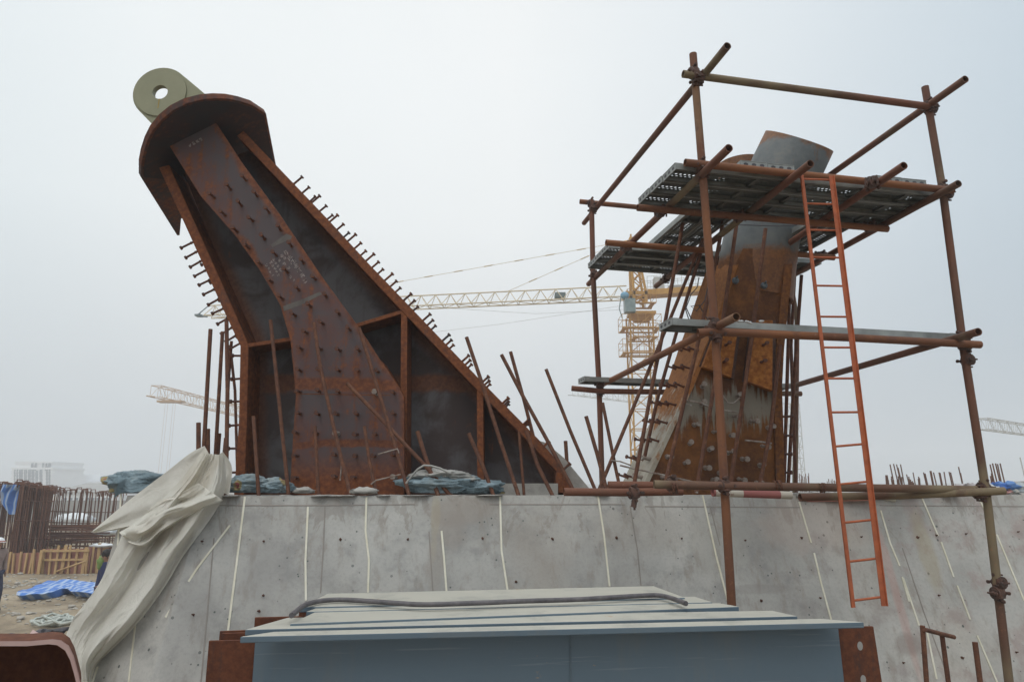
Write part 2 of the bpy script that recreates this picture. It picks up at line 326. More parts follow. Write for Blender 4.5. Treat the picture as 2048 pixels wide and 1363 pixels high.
def m_flange_m():    # orange rust with cement slurry run down it
    m, t, b = mat('rust_plate_with_cement_slurry'); v = coords(t); vs = coords(t, (6, 6, .8)); z = sepz(t).outputs[2]
    n = noise_(t, v, 5, 6, .7); f = noise_(t, v, 40, 5, .7); s = noise_(t, vs, 3, 5, .7)
    r = ramp(t, f, (.35, (.20, .072, .02)), (.7, (.36, .145, .035))); c = ramp(t, n, (.35, (.27, .24, .19)), (.7, (.44, .41, .35)))
    k = math_(t, 'SUBTRACT', math_(t, 'ADD', math_(t, 'MULTIPLY', s, .5), math_(t, 'MULTIPLY', n, .5)), math_(t, 'MULTIPLY', z, .40))
    t.links.new(mix(t, step(t, k, .24, .36), r, c), b.inputs['Base Color']); b.inputs['Roughness'].default_value = .9; bump(t, b, f, .4, .005); return m
M['slurry'] = m_flange_m()
def m_front2():      # brown column front with drips under the access plates
    m, t, b = mat('rust_brown_plate_with_cement_drips'); v = coords(t); vs = coords(t, (14, 14, .8)); z = sepz(t).outputs[2]
    n = noise_(t, v, 4, 6, .7); f = noise_(t, v, 40, 5, .7); s = noise_(t, vs, 3, 3, .5)
    r = mix(t, step(t, n, .4, .65), (.095, .036, .013), (.215, .082, .020)); r = mix(t, math_(t, 'MULTIPLY', step(t, f, .5, .75), .5), r, (.27, .10, .03))
    d = math_(t, 'ABSOLUTE', math_(t, 'SUBTRACT', z, .60)); k = math_(t, 'SUBTRACT', math_(t, 'ADD', math_(t, 'MULTIPLY', s, .8), math_(t, 'MULTIPLY', n, .5)), math_(t, 'MULTIPLY', d, 1.7))
    t.links.new(mix(t, math_(t, 'MULTIPLY', step(t, k, .38, .55), .85), r, (.25, .235, .195)), b.inputs['Base Color']); b.inputs['Roughness'].default_value = .9; bump(t, b, f, .35, .005); return m
M['front2'] = m_front2()

def m_ground():
    m, t, b = mat('sandy_site_dirt'); v = coords(t); n = noise_(t, v, .5, 8, .7, .3); f = noise_(t, v, 7, 8, .75); g = noise_(t, v, 40, 4, .7)
    col = ramp(t, n, (.35, (.13, .10, .07)), (.5, (.27, .21, .14)), (.65, (.38, .31, .22)))
    col = mix(t, math_(t, 'MULTIPLY', step(t, f, .55, .72), .6), col, (.12, .10, .08)); col = mix(t, math_(t, 'MULTIPLY', step(t, g, .6, .75), .5), col, (.42, .39, .34))
    t.links.new(col, b.inputs['Base Color']); b.inputs['Roughness'].default_value = .95; bump(t, b, f, .8, .06); return m
M['ground'] = m_ground()

def m_cloth(name, a, b_, trans=.25, scale=6):
    m, t, b = mat(name); v = coords(t); n = noise_(t, v, scale, 6, .65); n2 = noise_(t, v, 1.7, 4, .6)
    col = ramp(t, n, (.3, a), (.7, b_)); col = mix(t, math_(t, 'MULTIPLY', step(t, n2, .5, .7), .35), col, (.42, .34, .22))
    t.links.new(col, b.inputs['Base Color']); b.inputs['Roughness'].default_value = .75
    tr = N(t, 'ShaderNodeBsdfTranslucent'); t.links.new(col, tr.inputs[0]); mx = N(t, 'ShaderNodeMixShader'); mx.inputs[0].default_value = trans
    t.links.new(b.outputs[0], mx.inputs[1]); t.links.new(tr.outputs[0], mx.inputs[2]); t.links.new(mx.outputs[0], t.nodes['Material Output'].inputs[0])
    bump(t, b, noise_(t, v, 7, 8, .7, 1.6), .6, .03); return m
M['tarp'] = m_cloth('dusty_cream_tarpaulin', (.72, .695, .62), (.86, .83, .76), .38)
M['greycloth'] = m_cloth('grey_cotton_cloth', (.30, .30, .285), (.42, .41, .38), .05)
def m_floral():
    m, t, b = mat('faded_blue_floral_cloth'); v = coords(t); n = noise_(t, v, 5, 6, .65); n2 = noise_(t, v, 13, 3, .5)
    col = ramp(t, n, (.3, (.14, .20, .225)), (.5, (.25, .33, .37)), (.72, (.40, .45, .45)))
    vo = N(t, 'ShaderNodeTexVoronoi'); vo.inputs['Scale'].default_value = 6; t.links.new(v, vo.inputs['Vector'])
    pet = math_(t, 'ADD', vo.outputs['Distance'], math_(t, 'MULTIPLY', math_(t, 'SUBTRACT', n2, .5), .35))
    col = mix(t, math_(t, 'SUBTRACT', 1, step(t, pet, .17, .22)), col, (.42, .34, .17)); col = mix(t, math_(t, 'SUBTRACT', 1, step(t, pet, .08, .11)), col, (.42, .13, .12))
    t.links.new(col, b.inputs['Base Color']); b.inputs['Roughness'].default_value = .9; bump(t, b, noise_(t, v, 11, 7, .7, 1.5), 1.0, .03); return m
M['floral'] = m_floral()
def m_bluesheet():
    m, t, b = mat('striped_blue_tarpaulin'); v = coords(t); wv = N(t, 'ShaderNodeTexWave'); wv.inputs['Scale'].default_value = 1.1; wv.inputs['Distortion'].default_value = .6
    t.links.new(v, wv.inputs['Vector']); col = ramp(t, wv.outputs['Fac'], (.35, (.05, .17, .52)), (.6, (.14, .30, .62)), (.85, (.36, .45, .62)))
    t.links.new(col, b.inputs['Base Color']); b.inputs['Roughness'].default_value = .5; return m
M['bluesheet'] = m_bluesheet()
def m_plank():       # galvanised deck with rows of punched holes
    m, t, b = mat('perforated_galvanised_deck'); v = coords(t); n = noise_(t, v, 7, 5, .6)
    t.links.new(ramp(t, n, (.3, (.085, .09, .085)), (.7, (.17, .18, .165))), b.inputs['Base Color']); b.inputs['Metallic'].default_value = .3; b.inputs['Roughness'].default_value = .55
    s = sepz(t); P = .03
    def cell(o): return math_(t, 'SUBTRACT', math_(t, 'FRACT', math_(t, 'DIVIDE', o, P)), .5)
    row = math_(t, 'FLOOR', math_(t, 'DIVIDE', s.outputs[1], P)); sh = math_(t, 'MULTIPLY', math_(t, 'FRACT', math_(t, 'MULTIPLY', row, .5)), P)
    cx = cell(math_(t, 'ADD', s.outputs[0], sh)); cy = cell(s.outputs[1])
    d = math_(t, 'ADD', math_(t, 'MULTIPLY', cx, cx), math_(t, 'MULTIPLY', cy, cy)); hole = math_(t, 'LESS_THAN', d, .10)
    ay = math_(t, 'ABSOLUTE', s.outputs[1]); band = math_(t, 'MULTIPLY', math_(t, 'GREATER_THAN', ay, .017), math_(t, 'LESS_THAN', ay, .078))
    seg = math_(t, 'LESS_THAN', math_(t, 'FRACT', math_(t, 'DIVIDE', s.outputs[0], .31)), .72)
    hole = math_(t, 'MULTIPLY', math_(t, 'MULTIPLY', hole, band), seg)
    tr = N(t, 'ShaderNodeBsdfTransparent'); mx = N(t, 'ShaderNodeMixShader'); t.links.new(hole, mx.inputs[0])
    t.links.new(b.outputs[0], mx.inputs[1]); t.links.new(tr.outputs[0], mx.inputs[2]); t.links.new(mx.outputs[0], t.nodes['Material Output'].inputs[0]); return m
M['deck'] = m_plank()

# ------------------------------------------------------------------ ground: one sheet, a raised working level near the camera and a lower yard beyond
PLAT, YARD = -1.45, -2.9
def gz(x, y):
    k = min(1, max(0, (y - 4.6) / 2.2)); k = k * k * (3 - 2 * k)
    if x > -3.2: k2 = min(1, max(0, (y - 9) / 3)); k = min(k, k2 * k2 * (3 - 2 * k2)) if x > -2.8 else k
    z = PLAT + (YARD - PLAT) * k
    if y > 6.5 and y < 90: z += .13 * noise.noise(Vector((x * .55, y * .55, 0))) + .05 * noise.noise(Vector((x * 2, y * 2, 3)))
    return z
def axis(lo, hi, segs):
    a = [];
    for (p0, p1, n) in segs: a += [p0 + (p1 - p0) * i / n for i in range(n)]
    return a + [hi]
xs = axis(-700, 700, [(-700, -60, 16), (-60, -20, 40), (-20, 2, 110), (2, 60, 40), (60, 700, 16)])
ys = axis(-60, 900, [(-60, 4, 10), (4, 32, 150), (32, 90, 60), (90, 900, 24)])
g = MB(); g.grid([[(x, y, gz(x, y)) for x in xs] for y in ys])
tag(g.build('ground', M['ground']), kind='structure')

# low hazy ridge along the horizon
h = MB()
prof = [(-600 + i * 24, 6 + 5 * noise.noise(Vector((i * .21, 0, 0))) + 2 * noise.noise(Vector((i * .7, 3, 0)))) for i in range(51)]
h.grid([[(x, 560 + 40 * math.sin(x * .01), YARD - 1) for x, z in prof], [(x, 600 + 40 * math.sin(x * .01), YARD + z * .8) for x, z in prof], [(x, 640, YARD + z) for x, z in prof], [(x, 700, YARD - 1) for x, z in prof]])
tag(h.build('hills', m_simple('far_scrub_hill', (.10, .11, .09), (.17, .17, .14), .05, bs=0)), kind='structure')

# ------------------------------------------------------------------ concrete pedestal block
TOP = -.05
TB = math.tan(R(20))
outline = [Vector((9, 6.15, 0)), Vector((-1.85, 4.3055, 0)), Vector((-2.49, 4.61, 0)), Vector((-2.62, 6.2, 0)), Vector((-2.3, 8.2, 0)), Vector((9, 9.2, 0))]
def offset(poly, d):
    """shift the front and corner faces outward by d, leave the other sides upright"""
    n = len(poly); ds = [d, d] + [0] * (n - 2); lines = []
    for i in range(n):
        a, c = poly[i], poly[(i + 1) % n]; e_ = (c - a).normalized(); nn = Vector((e_.y, -e_.x, 0)) * OUT; lines.append((a + nn * ds[i], e_))
    res = []
    for i in range(n):
        (p, u), (q, v) = lines[i - 1], lines[i]; den = u.x * v.y - u.y * v.x; t_ = ((q - p).x * v.y - (q - p).y * v.x) / den; res.append(p + u * t_)
    return res
OUT = 1
cen = sum(outline, Vector()) / len(outline)
e_ = (outline[1] - outline[0]).normalized(); nn = Vector((e_.y, -e_.x, 0)); OUT = 1 if nn.dot(outline[0] - cen) > 0 else -1
sgn = 1
levels = [(TOP, 0), (TOP - .35, .35 * TB), (TOP - .7, .7 * TB), (PLAT, (TOP - PLAT) * TB), (YARD - .3, (TOP - PLAT) * TB + .1)]
block = empty('concrete_pedestal', 'long battered grey concrete block with ivory strips carrying both steel stubs', 'concrete block', loc=(1.5, 6, YARD))
b = MB(); rings = [[p + UZ * z for p in offset(outline, sgn * d)] for z, d in levels]
b.grid(rings, smooth=False, closed=True); b.add(rings[0], [tuple(range(len(outline)))])
child_at(b.build('block_body', M['concrete'], bevel=.012), block)
def facepl(i):
    a, c = outline[i], outline[i + 1]; e = (c - a).normalized(); nn = Vector((e.y, -e.x, 0)) * OUT
    nrm = (nn * math.cos(R(20)) + UZ * math.sin(R(20))).normalized(); return a + UZ * TOP, nrm
FACES = [facepl(0), facepl(1)]
def wallP(x, y, off=0):
    d = ray(x, y); best = None
    for (p0, n_) in FACES:
        t_ = (p0 + n_ * off).dot(n_) / d.dot(n_)
        if best is None or t_ > best[0]: best = (t_, n_)
    return d * best[0], best[1]
def wstrip(mb, pts, wd, th, off=0):
    q = [wallP(*p, off=off) for p in pts]
    for (a, na), (c, nc) in zip(q[:-1], q[1:]):
        d = (c - a).normalized(); s_ = d.cross(na).normalized() * (wd / 2); o_ = na * th
        mb.prism([a - s_, a + s_, c + s_, c - s_], o_)
strips = [[(490, 993), (478, 1090), (455, 1270)], [(460, 1050), (395, 1135), (331, 1234)], [(616, 1013), (611, 1120), (612, 1200)], [(733, 994), (731, 1060), (738, 1120), (736, 1184)],
          [(883, 1061), (888, 1115), (893, 1182)], [(1000, 992), (1003, 1100), (1015, 1180)], [(1196, 992), (1208, 1070), (1219, 1172)], [(1405, 990), (1432, 1110), (1455, 1200)],
          [(1598, 1003), (1622, 1085)], [(1628, 1105), (1642, 1165), (1662, 1238)], [(1761, 1020), (1780, 1085), (1799, 1131)], [(1806, 1155), (1838, 1250)], [(1804, 1153), (1818, 1202)], [(1852, 1255), (1873, 1357)],
          [(1844, 996), (1876, 1071)], [(1882, 1083), (1907, 1153)], [(1914, 1170), (1940, 1238)], [(1954, 1270), (1994, 1363)], [(1958, 996), (1976, 1036)], [(1993, 1068), (2048, 1200)],
          [(271, 1250), (258, 1363)], [(196, 1332), (186, 1363)], [(243, 985), (236, 1090)]]
for s_ in strips:
    b = MB(); wstrip(b, s_, .0115, .004, .0005); child_at(b.build('joint_strip', M['strip']), block)
for s_ in [[(650, 1012), (647, 1090), (641, 1185)], [(428, 1075), (417, 1200), (402, 1363)], [(440, 1010), (650, 1010), (830, 1008)], [(980, 1008), (1250, 1008)], [(1290, 1012), (1600, 1014)],
           [(1420, 1010), (1440, 1090)], [(1805, 1095), (1850, 1230), (1900, 1363)], [(858, 1062), (866, 1185)], [(1760, 1010), (2048, 1012)], [(1260, 1010), (1275, 1100), (1282, 1170)]]:
    b = MB(); wstrip(b, s_, .007, .0015, .0005); child_at(b.build('formwork_joint', M['joint']), block)
holes = [(405, 1082), (528, 1082), (681, 1078), (816, 1078), (965, 1076), (1105, 1077), (1233, 1075), (1363, 1076), (1490, 1080), (1603, 1075), (1722, 1073), (1835, 1074), (1931, 1067), (2035, 1063), (387, 1228), (518, 1221),
         (1391, 1200), (1522, 1200), (1640, 1195), (1877, 1190), (1806, 1324), (1924, 1314), (2032, 1303), (1032, 1162), (527, 1190), (1872, 1070)]
for hx, hy in holes:
    p, n_ = wallP(hx, hy); b = MB(); rr = random.uniform(.006, .010)
    a1 = n_.orthogonal().normalized(); a2 = n_.cross(a1)
    ring = [p + n_ * .002 + (a1 * math.cos(k * .7) + a2 * math.sin(k * .7)) * rr * random.uniform(.7, 1.3) for k in range(9)]
    b.add(ring + [p + n_ * .004], [(k, (k + 1) % 9, 9) for k in range(9)]); b.tube([p, p + n_ * .02 + a1 * .004], .004, 6)
    child_at(b.build('tie_hole', M['hole']), block)

def blob(mb, c, rad, seed=0, amp=.3, nu=16, nv=12, flat=0, freq=2.2, rot=0, fold=0, crease=0):
    P = []
    for i in range(nv + 1):
        th = math.pi * i / nv; row = []
        for j in range(nu):
            ph = 2 * math.pi * j / nu; d = Vector((math.sin(th) * math.cos(ph), math.sin(th) * math.sin(ph), math.cos(th)))
            k = 1 + amp * noise.noise(d * freq + Vector((seed * 7.3, seed, 0))) + amp * .4 * noise.noise(d * freq * 2.7 + Vector((seed, 0, 5)))
            if crease: k += crease * (.35 - abs(noise.noise(d * 3.1 + Vector((seed, 2, 8))))) + crease * .5 * (.3 - abs(noise.noise(d * 7 + Vector((2, seed, 8)))))
            if fold: k += fold * math.sin(ph * 7 + 6 * noise.noise(d * 2 + Vector((seed, 1, 1)))) * math.sin(th)
            v = Vector((d.x * rad[0], d.y * rad[1], d.z * rad[2])) * k
            if flat and v.z < -rad[2] * flat: v.z = -rad[2] * flat
            row.append(Vector(c) + Matrix.Rotation(rot, 3, 'Z') @ v)
        P.append(row)
    mb.grid(P, closed=True)
# mortar slopped along the top arris
b = MB()
for i in range(60):
    px = random.choice([random.uniform(560, 860), random.uniform(1590, 1760), random.uniform(1590, 1760), random.uniform(460, 1990)])
    p = PZ(px, 990, TOP); fy = 4.62 + .17 * (px - 1024) / 1423 * 4.75
    blob(b, ((px - 1024) / 1423 * fy, fy + random.uniform(.0, .1), TOP - .0), (random.uniform(.03, .09), .05, random.uniform(.006, .02) if px > 1590 else random.uniform(.003, .007)), i, .5, 10, 7)
child_at(b.build('mortar_crust', M['mortar']), block)

# ------------------------------------------------------------------ left stub: cruciform steel arm with end plate and pin lug
def xz(pts, Y): return [PY(x, y, Y) for x, y in pts]
def dense_plate(poly, th, name, m, parent, cell=.04):
    """vertical plate (poly in x,z at one Y, front face first) with an `edge` attribute = distance to its outline"""
    bm = bmesh.new(); f = bm.faces.new([bm.verts.new(p) for p in poly])
    for ax in (0, 2):
        lo = min(p[ax] for p in poly); hi = max(p[ax] for p in poly); k = int((hi - lo) / cell)
        no = Vector((1, 0, 0)) if ax == 0 else Vector((0, 0, 1))
        for i in range(1, k):
            co = Vector((0, 0, 0)); co[ax] = lo + (hi - lo) * i / k
            bmesh.ops.bisect_plane(bm, geom=bm.verts[:] + bm.edges[:] + bm.faces[:], plane_co=co, plane_no=no)
    n = len(poly)
    def dist(p):
        best = 9
        for i in range(n):
            a, c = poly[i], poly[(i + 1) % n]; e = c - a; t_ = max(0, min(1, (p - a).dot(e) / e.length_squared)); best = min(best, (p - a - e * t_).length)
        return best
    ext = bmesh.ops.extrude_face_region(bm, geom=bm.faces[:]); vs = [v for v in ext['geom'] if isinstance(v, bmesh.types.BMVert)]
    bmesh.ops.translate(bm, verts=vs, vec=Vector((0, th, 0))); bmesh.ops.recalc_face_normals(bm, faces=bm.faces)
    me = bpy.data.meshes.new(name); bm.to_mesh(me); bm.free()
    at = me.attributes.new('edge', 'FLOAT', 'POINT')
    for i, v in enumerate(me.vertices): at.data[i].value = dist(Vector((v.co.x, poly[0].y, v.co.z)))
    me.materials.append(m); o = bpy.data.objects.new(name, me); COL.objects.link(o); return child_at(o, parent)

stub = empty('steel_pylon', 'tall dark rusty steel arm leaning left with a round end plate and pin lug', 'steel column', loc=(-1.3, 5.2, TOP))
def band(parent, name, outer, inner, y0, y1, m):
    a = xz(outer, 5.0); c = xz(inner, 5.0); b = MB(); n = len(a)
    P = [[(p.x, y0, p.z) for p in a], [(p.x, y0, p.z) for p in c], [(p.x, y1, p.z) for p in c], [(p.x, y1, p.z) for p in a], [(p.x, y0, p.z) for p in a]]
    b.grid(P, smooth=False)
    b.add([r_[0] for r_ in P[:4]] + [r_[-1] for r_ in P[:4]], [(0, 1, 2, 3), (7, 6, 5, 4)])
    return child_at(b.build(name, m, bevel=.004), parent), a, c
LO = [(318, 335), (366, 440), (451, 628), (481, 692), (478, 840), (468, 992)]; LI = [(338, 330), (387, 440), (471, 628), (497, 690), (494, 840), (488, 992)]
RO = [(487, 262), (548, 326), (657, 440), (740, 530), (813, 606), (963, 762), (1077, 878), (1127, 935), (1154, 992)]
RI = [(474, 272), (534, 336), (641, 448), (724, 537), (799, 617), (950, 775), (1060, 886), (1112, 941), (1128, 992)]
Y0, Y1 = 5.0, 5.5
fl, LOw, LIw = band(stub, 'side_flange', LO, LI, Y0, Y1, M['flange'])
fr, ROw, RIw = band(stub, 'side_flange', RO, RI, Y0, Y1, M['flange'])
YW = 5.24
webp = [Vector((p.x, YW, p.z)) for p in LIw] + [Vector((p.x, YW, p.z)) for p in reversed(RIw)]
webp[0] += Vector((0, 0, .05))
dense_plate(webp, .03, 'web_plate', M['web'], stub, .05)
FPo = [(330, 277), (400, 390), (470, 470), (520, 540), (560, 608), (581, 680), (592, 790), (586, 880), (579, 992), (808, 992), (808, 792), (762, 722), (718, 655), (640, 548), (560, 430), (480, 320), (424, 234)]
YF = 4.86
fpl = [PY(x, y, YF) for x, y in FPo]
dense_plate(fpl, .035, 'front_plate', M['plate'], stub, .045)
# centre rib joining the front plate to the web
b = MB(); cl = [(385, 270), (475, 430), (600, 580), (672, 720), (700, 840), (700, 992)]
for (q, r_) in zip(cl[:-1], cl[1:]):
    a, c = PY(*q, YF), PY(*r_, YF); nrm = Vector(((c - a).z, 0, -(c - a).x)).normalized() * .014
    b.prism([Vector((p.x, YF + .036, p.z)) + s_ for p, s_ in ((a, -nrm), (a, nrm), (c, nrm), (c, -nrm))], (0, YW - YF - .037, 0))
child_at(b.build('centre_rib', M['web']), stub)
def stiff(pts, th_px, y0=5.005, y1=YW - .002):
    b = MB(); a, c = PY(*pts[0], Y0), PY(*pts[1], Y0); d = (c - a).normalized(); nrm = Vector((-d.z, 0, d.x)) * (th_px / 1393 * 5 / 2)
    b.prism([Vector((p.x, y0, p.z)) for p in (a - nrm, a + nrm, c + nrm, c - nrm)], (0, y1 - y0, 0)); return child_at(b.build('stiffener', M['flange'], bevel=.003), stub)
stiff([(495, 690), (583, 677)], 8); stiff([(712, 650), (803, 623)], 8); stiff([(808, 622), (806, 985)], 13); stiff([(960, 776), (961, 985)], 13); stiff([(1118, 944), (1119, 985)], 13, 4.99)
stiff([(760, 722), (806, 790)], 6)
# foot plinth of poured grout under the right toe
b = MB(); q = [PY(x, y, 4.97) for x, y in [(968, 992), (1000, 966), (1116, 966), (1116, 992)]]; b.prism(q, (0, .6, 0))
child_at(b.build('grout_pad', M['mortar']), stub)
b = MB(); q = [PY(x, y, 5.1) for x, y in [(1076, 880), (1092, 885), (1128, 915), (1192, 992), (1156, 992)]]; b.prism(q, (0, .35, 0))
child_at(b.build('grout_fillet', M['mortar']), stub)
for i in range(7):
    blob_p = PY(random.uniform(1080, 1120), 0, 5.05)
# end plate
a60 = R(60); nE = Vector((-math.cos(a60), 0, math.sin(a60))); cE = PY(435, 300, 5.25)
capo = [(277, 345), (277, 318), (281, 297), (289, 272), (300, 250), (318, 228), (340, 210), (368, 196), (400, 188), (425, 186), (450, 187), (475, 192), (500, 200), (527, 218), (548, 325), (490, 372), (420, 400), (382, 425), (358, 428), (355, 462), (350, 462)]
b = MB(); cp = [PP(x, y, cE, nE) for x, y in capo]; b.prism(cp, -nE * .05)
child_at(b.build('end_plate', M['cap'], bevel=.004), stub)
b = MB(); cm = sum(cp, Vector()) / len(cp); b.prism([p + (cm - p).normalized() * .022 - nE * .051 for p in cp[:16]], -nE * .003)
child_at(b.build('underside_shade_sheet', M['under']), stub)  # thin added sheet whose dark colour paints the shade under the end plate
# gussets between the end plate and the arm flanges
# pin lug: plate with doubler disc and hole, standing on the end plate
def ringprism(mb, outer, hole, y0, y1):
    n = len(outer)
    for y, fl_ in ((y0, 0), (y1, 1)):
        mb.add([(p.x, y, p.z) for p in outer] + [(p.x, y, p.z) for p in hole], [((k + 1) % n, k, n + k, n + (k + 1) % n) if fl_ else (k, (k + 1) % n, n + (k + 1) % n, n + k) for k in range(n)])
    mb.add([(p.x, y0, p.z) for p in outer] + [(p.x, y1, p.z) for p in outer], [(k, k + n, (k + 1) % n + n, (k + 1) % n) for k in range(n)], smooth=True)
    mb.add([(p.x, y0, p.z) for p in hole] + [(p.x, y1, p.z) for p in hole], [(k, (k + 1) % n, (k + 1) % n + n, k + n) for k in range(n)], smooth=True)
yL = 5.18; cL = PY(320, 184, yL); k_ = 40; pr = (PY(372.5, 184, yL) - cL).x
hr = pr * .29
axis_d = (PP(410, 260, cE, nE) - cL); axis_d.y = 0; axis_d.normalize()
lug = empty('tmp', None, None); bpy.data.objects.remove(lug)
hole = [cL + Vector((math.cos(t_), 0, math.sin(t_))) * hr for t_ in [2 * math.pi * i / k_ for i in range(k_)]]
disc = [cL + Vector((math.cos(t_), 0, math.sin(t_))) * pr * .99 for t_ in [2 * math.pi * i / k_ for i in range(k_)]]
tear = []
base_l, base_r = PP(300, 285, cE + Vector((0, 0, 0)), nE), PP(428, 215, cE, nE)
q1, q2 = PY(288, 268, yL + .06), PY(430, 215, yL + .06)
for i in range(k_):
    t_ = 2 * math.pi * i / k_; d = Vector((math.cos(t_), 0, math.sin(t_)))
    tear.append((cL + d * pr * 1.06, t_))
# replace the lower arc by the two straight flanks running into the end plate
side = Vector((-axis_d.z, 0, axis_d.x))
o_ = []
for p, t_ in tear:
    d = p - cL; al = d.dot(axis_d); sw = d.dot(side)
    if al > 0:
        p = cL + side * sw * (1 + .35 * al / pr)
        far = (cE - p).dot(nE) / axis_d.dot(nE); p = p + axis_d * (far * min(1, al / pr * 2.2) + .01)
    o_.append(p)
lg = MB(); ringprism(lg, o_, hole, yL + .012, yL + .040); lug = child_at(lg.build('pin_lug', M['tan'], bevel=.004), stub)
for y0, y1 in ((yL, yL + .0115), (yL + .0405, yL + .05)):
    lg = MB(); ringprism(lg, disc, hole, y0, y1); dd = lg.build('doubler_disc', M['tan'], bevel=.004); dd.parent = lug
dr = MB(); dr.prism([cL + Vector((x, -.0012, z)) for x, z in ((-.004, -hr), (.006, -hr), (.003, -hr * 2.3), (-.006, -hr * 2.4))], (0, .001, 0)); dro = dr.build('rust_drip', m_simple('ochre_rust_drip', (.30, .21, .05), (.36, .26, .08), 30)); dro.parent = lug
# shear studs: one mesh, many copies
def stud_mesh(L=.095, r=.0085, hr_=.0155, m='stud', name='stud'):
    b = MB(); b.tube([(0, 0, -.012), (0, 0, L - .012)], r, 8); b.tube([(0, 0, L - .013), (0, 0, L)], hr_, 10); b.tube([(0, 0, 0), (0, 0, .007)], r * 1.45, 8)
    o = b.build(name, M[m]); me = o.data; bpy.data.objects.remove(o); return me
sm = stud_mesh()
def put_stud(p, d, parent, me=sm, name='stud', jit=.04):
    d = (Vector(d).normalized() + Vector([random.uniform(-jit, jit) for _ in range(3)])).normalized()
    o = bpy.data.objects.new(name, me); COL.objects.link(o); o.parent = parent; o.matrix_parent_inverse = Matrix.Translation(parent.location).inverted()
    o.location = p; o.rotation_euler = d.to_track_quat('Z', 'Y').to_euler(); return o
c1 = [(860, 888), (755, 950), (645, 1005), (938, 995), (830, 1060), (718, 1125), (1018, 1108), (908, 1165), (800, 1235), (1097, 1225), (988, 1285), (875, 1340)]
c2 = [(755, 68), (458, 78), (645, 130), (830, 178), (540, 192), (725, 240), (912, 292), (625, 305), (803, 355), (992, 402), (697, 422), (880, 475), (1068, 520), (770, 538), (962, 590), (1155, 638), (855, 650), (1045, 705), (1230, 748), (935, 768),
      (900, 880), (1033, 880), (1162, 888), (1293, 890), (895, 1027), (1025, 1022), (1158, 1027), (1288, 1027), (1420, 1032), (890, 1170), (1020, 1168), (1155, 1175), (1410, 1180), (1530, 1178), (890, 1320), (1018, 1322), (1145, 1322), (1280, 1322), (1537, 1322)]
c4 = [(735, 565), (870, 568), (1010, 568), (1140, 572), (1272, 575), (735, 718), (995, 712), (1135, 718), (1262, 718), (1395, 715), (730, 868), (995, 862), (1128, 868), (1400, 865)]
fs_ = [(240 + x / 3.408, 100 + y / 3.408) for x, y in c1] + [(340 + x / 3.408, 440 + y / 3.408) for x, y in c2] + [(380 + x / 3.408, 700 + y / 3.408) for x, y in c4]
studs = [(PY(x, y, YF), (0, -1, 0)) for x, y in fs_]
mort_me = stud_mesh(.095, .011, .019, 'stud_mortar')
def along(px0, px1, step_, ys_, sgn_):
    a, c = PY(*px0, Y0), PY(*px1, Y0); a.y = c.y = 0; L = (c - a).length; d = (c - a) / L; nrm = Vector((d.z, 0, -d.x)) * sgn_; n = int(L / step_)
    return [(a + d * (i * step_) + Vector((0, y, 0)), nrm) for i in range(n + 1) for y in ys_]
rs = along((582, 362), (1140, 962), .215, (5.06, 5.25, 5.44), 1)
ls = along((374, 478), (452, 640), .085, (5.08,), -1) + along((376, 484), (452, 640), .17, (5.42,), -1) + along((481, 707), (470, 960), .17, (5.08, 5.4), -1) + along((455, 650), (478, 690), .07, (5.08,), -1)
rs = [(p, n_ if n_.x > 0 else -n_) for p, n_ in rs]; ls = [(p, n_ if n_.x < 0 else -n_) for p, n_ in ls]
vis = studs + ls; parts = vis[:100]; rest = vis[100:] + rs
room = 100 - len(parts); parts += rest[:room]; rest = rest[room:]
for i, (p, d) in enumerate(parts): put_stud(p, d, stub, mort_me if i in (44, 48 + 5, 64) else sm, jit=.06)
if rest:
    b = MB()
    for p, d in rest:
        q = Vector(d).normalized().to_track_quat('Z', 'Y').to_matrix()
        b.add([p + q @ v.co for v in sm.vertices], [tuple(f.vertices) for f in sm.polygons], 0, True)
    o = b.build('stud', M['stud']); child_at(o, stub); o['kind'] = 'stuff'
# chalk notes on the front plate (rows of cramped hand-drawn characters) and painted scuffs
chalk = m_simple('white_chalk', (.24, .19, .18), (.38, .33, .31), 40)
b = MB(); random.seed(3)
Yc = YF - .0012
def line(p, q, wd):
    a, c = PY(*p, Yc), PY(*q, Yc); d = (c - a); 
    if d.length < 1e-4: return
    nrm = Vector((-d.z, 0, d.x)).normalized() * wd / 2; b.prism([a - nrm, a + nrm, c + nrm, c - nrm], (0, .001, 0))
def glyph(x, y, s_, ang, n=6):
    ca, sa = math.cos(ang), math.sin(ang)
    for _ in range(n):
        if random.random() < .5: u0, v0 = random.uniform(-.5, 0), random.uniform(-.5, .5); u1, v1 = u0 + random.uniform(.35, .8), v0 + random.uniform(-.12, .12)
        else: u0, v0 = random.uniform(-.4, .4), random.uniform(-.5, -.1); u1, v1 = u0 + random.uniform(-.15, .15), v0 + random.uniform(.4, .8)
        line((x + s_ * (u0 * ca - v0 * sa), y + s_ * (u0 * sa + v0 * ca)), (x + s_ * (u1 * ca - v1 * sa), y + s_ * (u1 * sa + v1 * ca)), .0042)
for (p, q, n, s_) in [((573, 504), (611, 560), 7, 10), ((564, 512), (569, 517), 2, 7), ((558, 520), (578, 535), 3, 6), ((542, 524), (557, 550), 5, 6), ((547, 518), (560, 540), 4, 6), ((533, 530), (545, 550), 4, 5), ((581, 553), (588, 560), 2, 5), ((380, 291), (401, 279), 4, 6)]:
    for i in range(n): glyph(p[0] + (q[0] - p[0]) * i / max(1, n - 1), p[1] + (q[1] - p[1]) * i / max(1, n - 1), s_, R(52) if n > 0 and p[0] > 500 else R(-28))
cpts = [(433, 308), (436, 313), (432, 320), (440, 316), (450, 318), (462, 318), (458, 326), (466, 330), (476, 327), (478, 320), (472, 311)]
